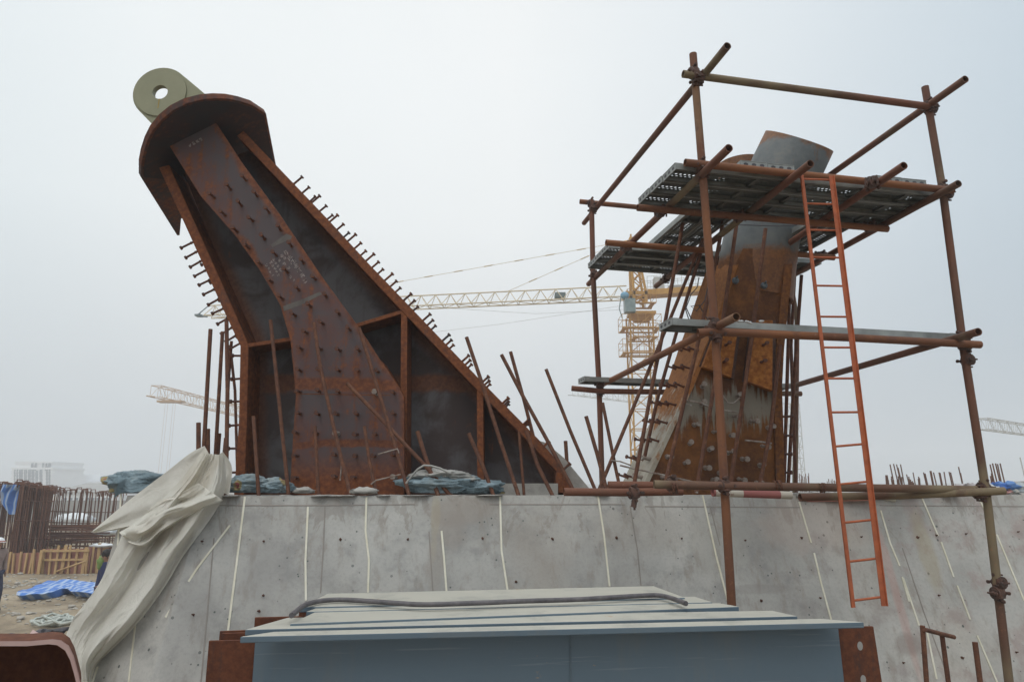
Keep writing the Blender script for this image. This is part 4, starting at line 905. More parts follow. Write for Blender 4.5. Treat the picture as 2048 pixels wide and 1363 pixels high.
for (x, y, rx_, rz_, sd_) in ((608, 981, .065, .022, 4), (728, 982, .085, .026, 5)):
    b = MB(); blob(b, PY(x, y, 4.5), (rx_, .06, rz_), sd_, .5, 14, 9, .7, 2.6)
    tag(b.build('mortar_lump', M['mortar']), 'smaller grey mortar lump left on the block edge' if sd_ == 4 else 'larger grey mortar lump right of the middle bar foot', 'mortar lump', 'loose mortar lumps on the block edge')
random.seed(5)
rag = [('blue', (.05, .12, .35), 1995, 975), ('pale', (.45, .48, .46), 1985, 980), ('pink', (.42, .22, .2), 2005, 983), ('grey', (.3, .33, .34), 2030, 978), ('pale', (.5, .48, .44), 2018, 984), ('blue', (.1, .2, .42), 2010, 972), ('green', (.25, .34, .28), 1975, 983), ('grey', (.33, .3, .3), 1940, 977)]
lab = ['dark blue rag on the pile beside the right pole', 'pale crumpled rag at the left of the rag pile', 'pink rag at the front of the rag pile', 'grey rag at the right frame edge on the block', 'cream rag in the middle of the rag pile', 'bright blue rag on top of the rag pile', 'greenish rag just right of the tall pole', 'grey-brown crumpled bag behind the right tube joint']
for (nm, c_, x, y), l_ in zip(rag, lab):
    b = MB(); blob(b, PY(x, y, 5.4), (random.uniform(.06, .1), .08, random.uniform(.025, .04)), random.randint(0, 90), .7, 20, 12, .7, 2.4, 0, .12)
    tag(b.build('rag', m_simple(nm + '_rag_cloth', c_, tuple(min(.7, q * 1.5) for q in c_), 9, bs=.5)), l_, 'rag', 'coloured rags heaped on the right end of the block')
b = MB(); b.prism([PY(x, y, 4.95) for x, y in ((1597, 986), (1740, 988), (1752, 1000), (1600, 1003))], (0, .5, 0)); tag(b.build('red_board', M['red']), 'red-brown board lying along the top of the block', 'board')
b = MB()
for i in range(26):
    x = random.uniform(1605, 1755); p = PZ(x, 991, TOP); f_ = 4.62 / (1 - .17 * (x - 1024) / 1423); p = Vector(((x - 1024) / 1423 * f_, f_ - .02, TOP - .01)); blob(b, p, (random.uniform(.03, .07), .035, random.uniform(.012, .028)), i, .6, 10, 7)
tag(b.build('mortar_spill', M['mortar']), 'ragged grey mortar spill along the edge below the red board', 'mortar', kind='stuff')
b = MB(); x = 1772; f_ = 4.62 / (1 - .17 * (x - 1024) / 1423); blob(b, ((x - 1024) / 1423 * f_, f_, TOP - .01), (.09, .06, .035), 7, .5, 20, 12, 0, 2.4, 0, .1); tag(b.build('cloth_bundle', M['tarp']), 'cream cloth bundle on the block edge right of the ladder', 'cloth')

# ------------------------------------------------------------------ cream tarpaulin hanging over the left end of the block
def spline(pts, n):
    pts = [Vector((*p, 0)) if len(p) == 2 else Vector(p) for p in pts]; res = []; m_ = len(pts) - 1
    for i in range(n):
        u = i / (n - 1) * m_; k = min(int(u), m_ - 1); f_ = u - k; p = [pts[max(0, min(m_, k + q))] for q in (-1, 0, 1, 2)]
        res.append(.5 * ((2 * p[1]) + (p[2] - p[0]) * f_ + (2 * p[0] - 5 * p[1] + 4 * p[2] - p[3]) * f_ ** 2 + (3 * p[1] - p[0] - 3 * p[2] + p[3]) * f_ ** 3))
    return res
def cloth_sheet(mb, L, Rr, n, m_, off, fold, seed, ymax=4.75):
    l = spline(L, n); r_ = spline(Rr, n); P = []
    for i in range(n):
        row = []; t_ = i / (n - 1)
        for j in range(m_):
            s_ = j / (m_ - 1); q = l[i].lerp(r_[i], s_); w_, nn = wallP(q.x, q.y)
            o = fold(s_, t_) + .012 * noise.noise(Vector((s_ * 6, t_ * 6, seed))) 
            o *= min(1, (1 - s_) * 9 + .15) ; Y_ = min(w_.y, ymax) - off - o
            row.append(PY(q.x, q.y, Y_))
        P.append(row)
    mb.grid(P)
b = MB()
def fold1(s_, t_):
    w_ = s_ ** 1.5; a = .05 * math.sin(2 * math.pi * (1.5 * w_ + .35 * t_ + .1)) + .020 * math.sin(2 * math.pi * (3.4 * w_ - .5 * t_)) * (.3 + s_) + .006 * math.sin(2 * math.pi * (8 * w_ + .6 * t_)) * s_
    a += .055 * noise.noise(Vector((s_ * 2.2 + 4, t_ * 4, 2)))
    for fr, am in ((2.2, .034), (4.5, .010)):
        q = noise.noise(Vector((s_ * fr * 1.4 + t_ * fr * .6, t_ * fr - s_ * fr * .5, fr))); a += am * (1 - 3 * abs(q))
    for fr, am in ((3.3, .009), (6.1, .004)):
        q = noise.noise(Vector((s_ * fr * 1.2 + 3, t_ * fr * 1.5 + s_ * fr * .8, fr * 2))); a += am * max(0, 1 - 5 * abs(q)) ** 2
    return .05 + a + .05 * math.sin(math.pi * s_)
cloth_sheet(b, [(402, 905), (360, 960), (300, 1020), (252, 1058), (236, 1088), (215, 1131), (197, 1168), (165, 1212), (144, 1241), (131, 1280), (140, 1320), (160, 1372), (166, 1410)],
            [(449, 910), (452, 955), (446, 992), (428, 1026), (400, 1066), (366, 1112), (336, 1162), (303, 1210), (264, 1258), (226, 1296), (192, 1330), (182, 1372), (180, 1410)], 170, 130, .02, fold1, 1)
def fold2(s_, t_): return .07 + .012 * math.sin(2 * math.pi * (1.2 * s_ + t_)) + .02 * noise.noise(Vector((s_ * 3, t_ * 3, 9)))
cloth_sheet(b, [(409, 891), (380, 906), (334, 942), (293, 973), (250, 1006), (184, 1062)], [(434, 935), (408, 972), (376, 1000), (335, 1028), (285, 1050), (188, 1065)], 90, 70, .02, fold2, 4)
def fold3(s_, t_): return .20 - .06 * abs(noise.noise(Vector((s_ * 4 + t_ * 2, t_ * 4, 7)))) + .05 * math.sin(2 * math.pi * (1.3 * s_ + .7 * t_ + .3)) + .06 * noise.noise(Vector((s_ * 4, t_ * 5, 19)))
cloth_sheet(b, [(397, 965), (352, 990), (312, 1004), (284, 1038), (252, 1056), (238, 1064)], [(446, 1000), (404, 1022), (362, 1042), (322, 1066), (292, 1092), (262, 1088)], 90, 70, .02, fold3, 6)
cloth_sheet(b, [(432, 912), (428, 940), (424, 975)], [(446, 903), (464, 935), (458, 990)], 16, 14, -.04, lambda s_, t_: .03 * math.sin(5 * s_ + 2 * t_), 8)
tag(b.build('tarpaulin', M['tarp'], fix=False), 'crumpled cream tarpaulin draped over the left end of the concrete block', 'tarpaulin')

# ------------------------------------------------------------------ stack of blue-grey steel beams in the foreground
def beam(nl, nr, fl_, fr_, z, webY, label, h_=.9, th=.022, ext_l=None, ext_r=None, rustz=0, holes_=False):
    """nl/nr: pixels of the near top flange corners, fl_/fr_: far corners, all on the plane z"""
    a, c, d, e = PZ(*nl, z), PZ(*nr, z), PZ(*fr_, z), PZ(*fl_, z); ux = (c - a).normalized(); uy = Vector((-ux.y, ux.x, 0))
    root = empty('steel_beam', label, 'steel beam', 'blue-grey steel beams stacked in the foreground', loc=(a.x, a.y, PLAT))
    b = MB(); b.prism([a, c, d, e], (0, 0, -th)); child_at(b.build('top_flange', M['beam'], bevel=.003), root)
    b = MB(); b.prism([p - UZ * (h_ - .0) for p in (a + ux * .02, c - ux * .02, d - ux * .02, e + ux * .02)], (0, 0, -th)); child_at(b.build('bottom_flange', M['beam'], bevel=.003), root)
    wb = a + uy * webY; w0, w1 = wb + ux * .03, c + uy * webY - ux * .05
    b = MB(); b.prism([w0 - UZ * th, w1 - UZ * th, w1 + ux * .02 - UZ * h_, w0 - ux * .0 - UZ * h_], uy * .012); child_at(b.build('web', M['beam'], bevel=.002), root)
    b = MB(); sx_ = w0.lerp(w1, .515) - uy * .002; b.prism([sx_ - UZ * th, sx_ + ux * .006 - UZ * th, sx_ + ux * .008 - UZ * h_, sx_ - UZ * h_], -uy * .002); child_at(b.build('weld_seam', M['weldp']), root)
    for (pe, wd, sg, dz) in ((w0, ext_l, -1, rustz), (w1, ext_r, 1, rustz + .005)):
        if not wd: continue
        b = MB(); s0 = pe + ux * sg * .001 - UZ * (th + dz) + uy * .014; s1 = s0 + ux * sg * wd; lo_ = -UZ * (h_ - dz - th - .05)
        q = [s0 - ux * sg * .06, s1, s1 + lo_ + ux * max(0, sg) * .05, s0 + lo_ - ux * sg * .06]; b.prism(q, uy * .012); pl_ = child_at(b.build('end_plate', M['endrust'], bevel=.002), root)
        if holes_ and sg > 0:
            for k, zz in enumerate((.072, .197, .33)):
                hb = MB(); cc = s0.lerp(s1, .58) - UZ * zz - uy * .0015; ring = [cc + ux * .012 * math.cos(t_ * .52) + UZ * .017 * math.sin(t_ * .52) for t_ in range(12)]; hb.add(ring, [tuple(range(12))]); ho = hb.build('bolt_hole', M['far_wall']); ho.parent = pl_
    return root
M['endrust'] = m_rust('bare_rusty_beam_end', amount=.85, rust=(.10, .036, .02), bright=(.155, .055, .028), purple=(.07,.032,.024), steel=(.06,.04,.035))
beam((480, 1272), (1728, 1243), (548, 1262), (1640, 1236), -.511, .10, 'nearest and longest blue-grey beam with a wide dusty flange', ext_l=.165, ext_r=.16, rustz=.012, holes_=True)
beam((490, 1258), (1595, 1231), (575, 1234), (1545, 1220), -.514, .10, 'second beam from the front with a rust-tipped flange end', ext_l=.14, ext_r=.04, rustz=.01)
beam((580, 1246), (1478, 1212), (640, 1218), (1440, 1205), -.505, .11, 'third beam from the front, edge showing blue at its right', ext_l=.30, rustz=.018)
beam((612, 1222), (1425, 1203), (660, 1205), (1390, 1192), -.501, .08, 'fourth beam from the front, under the black hose', ext_l=.25, rustz=.012)
beam((600, 1213), (1370, 1194), (655, 1186), (1308, 1171), -.494, .2, 'rearmost beam with the broadest pale flange beneath the hose', ext_l=.06, ext_r=.02, rustz=.005)
b = MB(); hz = spline([(583, 1230), (592, 1222), (608, 1210), (630, 1203), (660, 1199), (700, 1199), (790, 1205), (850, 1208), (950, 1205), (1050, 1201), (1150, 1198), (1220, 1194), (1290, 1190), (1320, 1190), (1345, 1196), (1372, 1206)], 90)
b.tube([PZ(q.x, q.y, -.491 + .012) for q in hz], .0105, 10); tag(b.build('hose', M['hose']), 'dark rubber hose lying along the tops of the stacked beams', 'hose')

# ------------------------------------------------------------------ rusty curved steel shell at the lower left, with plastic and rags on it
sh = empty('steel_shell', 'rusty open-ended curved steel shell at the bottom left corner', 'steel shell', loc=(-2.2, 2.6, PLAT))
Yn = 2.2; c0 = PY(0, 1281, Yn); pr_ = [(-2.9, c0.z)]
for x, y in ((0, 1281), (60, 1281), (105, 1277), (122, 1279), (138, 1290), (148, 1310), (155, 1335), (162, 1363)): q = PY(x, y, Yn); pr_.append((q.x, q.z))
pr_ += [(pr_[-1][0] + .03, -.75), (pr_[-1][0] + .03, -1.1), (pr_[-1][0] - .1, PLAT + .02), (-2.9, PLAT + .02)]
cx_, cz_ = -2.2, -.95
inn = [(x + (cx_ - x) * .008, z + (cz_ - z) * .026) for x, z in pr_]
b = MB(); n_ = len(pr_); ys2 = (Yn, Yn + .05, Yn + .11, Yn + .5, Yn + .95)
def shx(y): return (-.6 * (y - Yn), -.2 * max(0, y - Yn - .11))
b.grid([[(x + shx(y)[0], y, z + shx(y)[1]) for x, z in pr_] for y in ys2], smooth=True, closed=True); b.grid([[(x + shx(y)[0], y, z + shx(y)[1]) for x, z in reversed(inn)] for y in ys2], smooth=True, closed=True)
child_at(b.build('shell_plate', M['endrust']), sh)
b = MB(); b.grid([[(x, Yn, z) for x, z in pr_], [(x, Yn, z) for x, z in inn]], smooth=False, closed=True); b.grid([[(x, Yn - .004, z + .0) for x, z in pr_], [(x, Yn - .004, z) for x, z in inn]], smooth=False, closed=True); child_at(b.build('rim', M['pinkwrap'], fix=False), sh)
b = MB(); b.add([(x + shx(ys2[-1])[0], ys2[-1], z + shx(ys2[-1])[1]) for x, z in pr_], [tuple(range(n_))]); child_at(b.build('back_plate', M['endrust']), sh)
zt = c0.z
b = MB(); b.grid([[Vector((x, y, zt + .004 + .006 * noise.noise(Vector((x * 6, y * 9, 1))))) for x in [-2.6 + .06 * i for i in range(17)]] for y in (2.215, 2.24, 2.27, 2.305)]); tag(b.build('plastic_sheet', M['white_sheet']), 'white plastic sheet lying on the rusty steel shell', 'plastic sheet')
b = MB(); q0 = PY(50, 1280, 2.25); b.grid([[PY(48, 1280, 2.25), PY(68, 1268, 2.3), PY(88, 1280, 2.25)], [PY(52, 1275, 2.32), PY(66, 1258, 2.36), PY(92, 1277, 2.33)], [PY(60, 1274, 2.4), PY(76, 1264, 2.42), PY(90, 1275, 2.4)]]); tag(b.build('cloth_scrap', M['pinkwrap']), 'pointed dusty pink cloth scrap on the steel shell', 'cloth')
b = MB(); random.seed(9)
for i in range(7): blob(b, PY(random.uniform(82, 122), random.uniform(1262, 1270), 2.5), (.02, .03, .012), i, .8, 10, 7)
tag(b.build('dark_rag', M['dark']), 'black crumpled rag behind the pink cloth scrap', 'rag')
b = MB(); b.grid([[PY(x, 1266 + 2 * math.sin(x * .2), 2.62) for x in range(-10, 60, 8)], [PY(x, 1270, 2.55) for x in range(-10, 60, 8)]]); tag(b.build('dark_sheet', M['dark']), 'black plastic edge behind the white sheet at far left', 'plastic sheet')

# ------------------------------------------------------------------ background yard, left
def gnd(px, py):      # point on the lower yard seen at this direction
    return PZ(px, py, YARD)
def vpt(px, py, Y): return PY(px, py, Y)
# timber formwork: red panels with yellow studs
def formwork(label, x0, x1, yt, yb, rail_, seed):
    random.seed(seed); a, c = gnd(x0, yb[0]), gnd(x1, yb[1]); ta = PY(x0, yt[0], a.y).z; tcz = PY(x1, yt[1], c.y).z
    root = empty('timber_formwork', label, 'formwork', 'red and yellow timber formwork panels', loc=tuple(a)); u = (c - a).normalized(); L = (c - a).length; nn = Vector((u.y, -u.x, 0))
    b = MB(); b.prism([a, c, Vector((c.x, c.y, tcz)), Vector((a.x, a.y, ta))], -nn * .03); child_at(b.build('panel', M['ply']), root)
    k = 0; s_ = .1
    while s_ < L:
        h_ = ta + (tcz - ta) * s_ / L; p = a + u * s_ + nn * .035; hh = (h_ - a.z) + random.choice((0, 0, 0, .05, .12)); lean = random.uniform(-.05, .05)
        b = MB(); wd = random.choice((.06, .07, .1)); b.prism([p, p + u * wd, p + u * (wd + lean) + UZ * hh, p + u * lean + UZ * hh], nn * .05); child_at(b.build('stud_post', M['wood']), root); s_ += random.uniform(.11, .24); k += 1
    if rail_:
        for f_ in (.97, .62):
            b = MB(); p, q = a + nn * .09 + UZ * ((ta - a.z) * f_), c + nn * .09 + UZ * ((tcz - c.z) * f_); b.prism([p, q, q - UZ * .07, p - UZ * .07], nn * .04); child_at(b.build('waler', M['wood']), root)
    return root
formwork('left formwork fence of rough yellow boards behind the walking worker', 2, 76, (1106, 1104), (1148, 1149), False, 1)
formwork('formwork fence with two yellow rails over red panels', 78, 176, (1097, 1096), (1148, 1147), True, 2)
formwork('formwork fence at the right, behind the worker in navy', 172, 246, (1093, 1092), (1146, 1142), False, 3)
b = MB(); b.tube([gnd(104, 1147) + UZ * .03, PY(172, 1121, 24.0)], .03, 6); tag(b.build('prop', M['wood']), 'pale timber prop leaning against the railed formwork', 'prop')
b = MB(); random.seed(2)
for i in range(14):
    x = random.uniform(84, 128); p = PY(x, 1097, 27.5); b.box(p + UZ * random.uniform(-.2, .25), (random.uniform(.05, .1), .05, random.uniform(.3, .6)), Matrix.Rotation(random.uniform(-.2, .2), 3, 'Y'))
tag(b.build('timber_offcuts', M['wood']), 'upright yellow timber offcuts behind the formwork fence', 'timber', kind='stuff')
# rebar cages
def cage(label, xa, xb, Yc, nb, top_px, zb, seed, rr=.02, hoops=(), depth=1.5):
    random.seed(seed); root = empty('rebar_cage', label, 'rebar cage', loc=tuple(PY((xa + xb) / 2, 1148, Yc)[:2]) + (YARD,))
    for i in range(nb):
        x = xa + (xb - xa) * (i + random.uniform(.1, .9)) / nb; Y_ = Yc + random.uniform(0, depth); y = top_px(x) + random.uniform(-3, 5)
        t_ = PY(x, y, Y_); b_ = Vector((t_.x + random.uniform(-.06, .06), Y_ + random.uniform(-.05, .05), zb)); lean = random.uniform(-.10, .10)
        sgn_ = random.choice((-1, 1)); hk = [b_, t_ + Vector((lean, 0, -.08)), t_ + Vector((lean + .02 * sgn_, 0, 0)), t_ + Vector((lean + .20 * sgn_, 0, .01)), t_ + Vector((lean + .22 * sgn_, 0, -.16))]
        mb = MB(); mb.tube(hk if random.random() < .8 else hk[:2], rr, 5); o = child_at(mb.build('vertical_bar', M['rebar']), root)
    for (x0, y0, x1, y1) in hoops:
        mb = MB()
        for k in range(3): mb.tube([PY(x0, y0 + k * .5, Yc + k * .5), PY((x0 + x1) / 2, (y0 + y1) / 2 + 1, Yc + k * .5 + .2), PY(x1, y1, Yc + k * .5)], rr * .8, 5)
        child_at(mb.build('hoop_bar', M['rebar']), root)
    return root
cage('dense dark rebar cage at the left with hooked bar tops', -30, 58, 27, 52, lambda x: 966, YARD, 5, .021, [(-20, 970, 60, 970), (-20, 1010, 60, 1012), (-20, 1070, 70, 1068)])
cage('densest rebar cage, its rim curving down to the right', 40, 108, 25.5, 70, lambda x: 962 + max(0, x - 45) * .25, YARD, 6, .022, [(30, 966, 108, 980), (30, 1040, 108, 1040), (40, 1075, 100, 1075), (40, 1000, 108, 1002)], 1.2)
cage('sparse rebar cage with candy-cane tops before the grey far wall', 88, 246, 27, 44, lambda x: 973 + (x - 95) * .07, YARD, 7, .018, [(90, 1021, 240, 1024), (88, 1043, 240, 1046)], 2.5)
b = MB(); random.seed(8)
for i in range(34):
    y = random.uniform(1050, 1092); b.tube([PY(random.uniform(60, 110), y, 26 + i * .06), PY(random.uniform(190, 250), y + random.uniform(-6, 4), 26 + i * .06)], .022, 5)
tag(b.build('rebar_mat', M['rebar']), 'tangled horizontal rebar mat low behind the formwork', 'rebar mat', kind='stuff')
b = MB(); P = [[PY(x + 4 * math.sin(y), y, 26.9 + .2 * math.sin(x * .3 + y)) for x in (4, 14, 24, 34, 44)] for y in (968, 985, 1005, 1028)]; P[-1] = [PY(x, 1028, 26.9) for x in (18, 22, 26, 30, 34)]
b.grid(P); tag(b.build('blue_sheet', M['bluesheet']), 'bright blue sheet hanging inside the left rebar cage', 'sheet')
for (x, y, rx_, l_) in ((148, 1039, 1.1, 'pale domed plastic cover beyond the sparse rebar cage'), (215, 1062, .45, 'small pale plastic heap near the tarpaulin tip')):
    b = MB(); blob(b, PY(x, y, 38 if rx_ > 1 else 27), (rx_, .6, rx_ * .33), 4, .25, 20, 12); tag(b.build('plastic_cover', M['white_sheet']), l_, 'plastic cover')
b = MB(); blob(b, PY(208, 1090, 25.5), (.42, .3, .08), 9, .4, 18, 10, .6); tag(b.build('pale_sacking', M['white_sheet']), 'pale blue-white sacking lying on the formwork top', 'sacking')
# blue tarpaulin lying on the dirt
b = MB(); rows_ = []
top_ = spline([(36, 1184), (70, 1170), (105, 1160), (140, 1159), (178, 1163), (208, 1166)], 30); bot_ = spline([(33, 1186), (65, 1186), (100, 1183), (130, 1177), (152, 1184), (208, 1186)], 30)
for i in range(14):
    f_ = i / 13; row = []
    for j in range(30):
        q = top_[j].lerp(bot_[j], f_); p = PZ(q.x, q.y, YARD + .18); row.append(p + UZ * (.07 * noise.noise(Vector((j * .35, i * .5, 0)))))
    rows_.append(row)
b.grid(rows_); b.grid([rows_[-1], [p + Vector((0, .25, -.17)) for p in rows_[-1]]])
tag(b.build('blue_tarpaulin', M['bluesheet']), 'blue striped tarpaulin spread on the dirt beside the worker', 'tarpaulin')
# coil of pale rope/fabric, rubble
b = MB(); random.seed(12)
for k in range(9):
    c_ = PZ(118 + random.uniform(-14, 20), 1243 + random.uniform(-6, 6), YARD + .06); a0 = random.uniform(0, 6); r_ = random.uniform(.16, .36)
    b.tube([c_ + Vector((r_ * 1.3 * math.cos(a0 + q * .4), r_ * math.sin(a0 + q * .4), .03 * math.sin(q * 1.7) + k * .012)) for q in range(15)], .028, 6)
tag(b.build('rope_coil', m_simple('dirty_green_white_rope', (.30, .33, .29), (.52, .53, .49), 12)), 'dirty pale rope heaped on the dirt by the tarpaulin', 'rope')
b = MB(); random.seed(21)
for i in range(260):
    x = random.uniform(-10, 215); y = random.choice((random.uniform(1150, 1175), random.uniform(1185, 1250))); p = PZ(x, y, YARD); s_ = random.uniform(.015, .055) * (1.6 if random.random() < .1 else 1)
    blob(b, Vector((p.x, p.y, gz(p.x, p.y) + s_ * .3)), (s_ * 1.3, s_, s_ * .6), i, .6, 6, 5)
tag(b.build('rubble', m_simple('pale_rubble', (.26, .23, .19), (.48, .45, .40), 6, bs=.5)), 'scattered pale stones and rubble over the dirt yard', 'rubble', kind='stuff')
b = MB(); a, c = PZ(62, 1040, -2.85 + 0), None
pa, pc = PY(85, 1000, 62), PY(236, 1000, 62)
b.prism([Vector((pa.x - 4, 62, YARD)), Vector((pc.x + 3, 62, YARD)), Vector((pc.x + 3, 62, pc.z)), Vector((pa.x - 4, 62, pa.z))], (0, .6, 0)); tag(b.build('retaining_wall', M['far_wall']), 'long low grey concrete wall beyond the rebar cages', 'wall')
b = MB(); pa, pc = PY(1990, 962, 90), PY(2100, 955, 90)
b.prism([Vector((pa.x, 90, YARD)), Vector((pc.x + 20, 90, YARD)), Vector((pc.x + 20, 90, pc.z)), Vector((pa.x + 3, 90, pa.z))], (0, 8, 0)); tag(b.build('far_building_mass', M['far_wall']), 'low grey flat building mass at the far right horizon', 'building')

# ------------------------------------------------------------------ hazy city buildings
def tower(label, blocks, Y_, rows_cols, name='office_building'):
    x0, x1 = blocks[0][0], blocks[0][2]; c_ = PY((x0 + x1) / 2, 975, Y_); root = empty(name, label, 'building', 'hazy white buildings on the horizon', loc=(c_.x, c_.y, YARD))
    for i, (xa, yt, xb) in enumerate(blocks):
        a, c = PY(xa, yt, Y_ + i * .4), PY(xb, yt, Y_ + i * .4); b = MB(); b.prism([Vector((a.x, a.y, YARD)), Vector((c.x, a.y, YARD)), Vector((c.x, a.y, a.z)), Vector((a.x, a.y, a.z))], (0, 22, 0)); wl = child_at(b.build('wall', M['white_wall']), root)
        b = MB(); b.prism([Vector((a.x - .3, a.y - .3, a.z)), Vector((c.x + .3, a.y - .3, a.z)), Vector((c.x + .3, a.y - .3, a.z + .8)), Vector((a.x - .3, a.y - .3, a.z + .8))], (0, 22.6, 0)); child_at(b.build('parapet', M['white_wall']), root)
    for (y, xs_) in rows_cols:
        for (xa, xb) in xs_:
            b = MB(); a, c = PY(xa, y, Y_ - .25), PY(xb, y, Y_ - .25); hh = 2.0; b.prism([Vector((a.x, a.y, a.z - hh / 2)), Vector((c.x, a.y, a.z - hh / 2)), Vector((c.x, a.y, a.z + hh / 2)), Vector((a.x, a.y, a.z + hh / 2))], (0, .2, 0)); child_at(b.build('window', M['glass']), root)
wc = [(28, 30), (33, 35), (38, 45), (48, 53), (56, 61), (63, 68), (79, 84), (92, 95), (97, 100)]
tower('hazy white multi-storey office block above the left rebar cage', [(24, 938, 105), (31, 926, 104)], 300, [(942, wc), (948, wc), (954, wc), (961, wc), (967, wc)] + [(930, [(62, 66), (70, 73), (84, 87), (91, 94), (96, 101)]), (936, [(62, 72), (90, 96)])] + [(y, [(70.5, 75.5)]) for y in (945, 951, 958)])
tower('faint white building right of the office block', [(105, 953, 152), (132, 950, 150)], 330, [(957, [(110, 114), (132, 135), (138, 141), (144, 147)]), (963, [(110, 114), (120, 124), (132, 135), (138, 141), (144, 147)])])
tower('faintest low white building behind the sparse cage', [(150, 966, 238), (200, 960, 234)], 340, [(964, [(206, 210), (215, 219), (224, 228)]), (970, [(160, 165), (172, 177), (184, 189), (206, 210), (218, 222)])])
b = MB(); Y_ = 140; e0, e1, pk = PY(116, 998, Y_), PY(236, 998, Y_), PY(180, 968, Y_)
rt = empty('warehouse', 'long grey-roofed warehouse beyond the far grey wall', 'building', loc=(e0.x, Y_, YARD))
b = MB(); b.prism([Vector((e0.x, Y_, YARD)), Vector((e1.x, Y_, YARD)), Vector((e1.x, Y_, e1.z + 1.2)), Vector((e0.x, Y_, e0.z + 1.2))], (0, 14, 0)); child_at(b.build('wall', M['white_wall']), rt)
b = MB(); b.prism([Vector((e0.x - 1, Y_ - .5, e0.z + 1.2)), Vector((e1.x + 1, Y_ - .5, e1.z + 1.2)), Vector((e1.x, Y_ + 7, pk.z)), Vector((e0.x + 1, Y_ + 7, pk.z))], (0, .1, .3)); child_at(b.build('roof', M['far_wall']), rt)
for k in range(9):
    b = MB(); x = e0.x + 1 + k * (e1.x - e0.x - 2) / 9; b.box((x + .4, Y_ - .03, e0.z - .2), (.7, .05, 1.0)); child_at(b.build('window', M['glass']), rt)

# far starter-bar groups on the right horizon
def cluster(label, items, Y_, rr=.018):
    x = sum(i[0] for i in items) / len(items); root = empty('starter_bar_cluster', label, 'rebar cluster', 'far starter bars on the right horizon', loc=(PY(x, 975, Y_).x, Y_, YARD))
    for (bx, by, lean) in items:
        t_ = PY(bx, by, Y_ + random.uniform(-.8, .8)); b = MB(); b.tube([t_, Vector((t_.x + lean, t_.y, -.9)), Vector((t_.x + lean * 1.3, t_.y, YARD))], rr, 5); child_at(b.build('vertical_bar', M['rebar']), root)
    return root
random.seed(31)
def rnd(xa, xb, ya, yb, n): return [(random.uniform(xa, xb), random.uniform(ya, yb), random.uniform(-.05, .1)) for _ in range(n)]
cluster('faint bar group just right of the brown column', rnd(1598, 1617, 944, 962, 9), 34)
cluster('faint bar group behind the left ladder rail', rnd(1650, 1672, 956, 962, 9), 38)
cluster('tallest far bar group just right of the ladder', [(1780, 928, .15), (1787, 927, .2), (1793, 928, .2), (1796, 935, .2), (1801, 928, .12)] + rnd(1770, 1804, 948, 962, 14), 22)
cluster('short far bar group next to the tallest one', [(1813, 948, .2), (1826, 944, .1)] + rnd(1812, 1842, 952, 965, 14), 24)
cluster('spaced pairs of far bars midway to the right pole', [(1847, 944, .15), (1850, 946, .15), (1860, 941, .1), (1862, 941, .1), (1867, 944, .15), (1871, 960, .1), (1878, 944, .1), (1880, 945, .1), (1888, 943, .05), (1898, 943, .15), (1901, 944, .15)], 22)
cluster('two far bars close left of the right pole', [(1917, 933, .15), (1921, 945, .1)], 22)
cluster('far bar group right of the right pole above the rags', [(1980, 928, .15), (1985, 926, .15), (1991, 926, .15), (1995, 927, .1), (2000, 926, .15)] + rnd(1980, 2000, 945, 960, 6), 20)
b = MB(); t_ = PY(2040, 914, 60); b.tube([t_, Vector((t_.x + .5, 60, YARD))], .05, 5); tag(b.build('mast', M['grey_crane']), 'thin lone mast at the far right edge', 'mast')

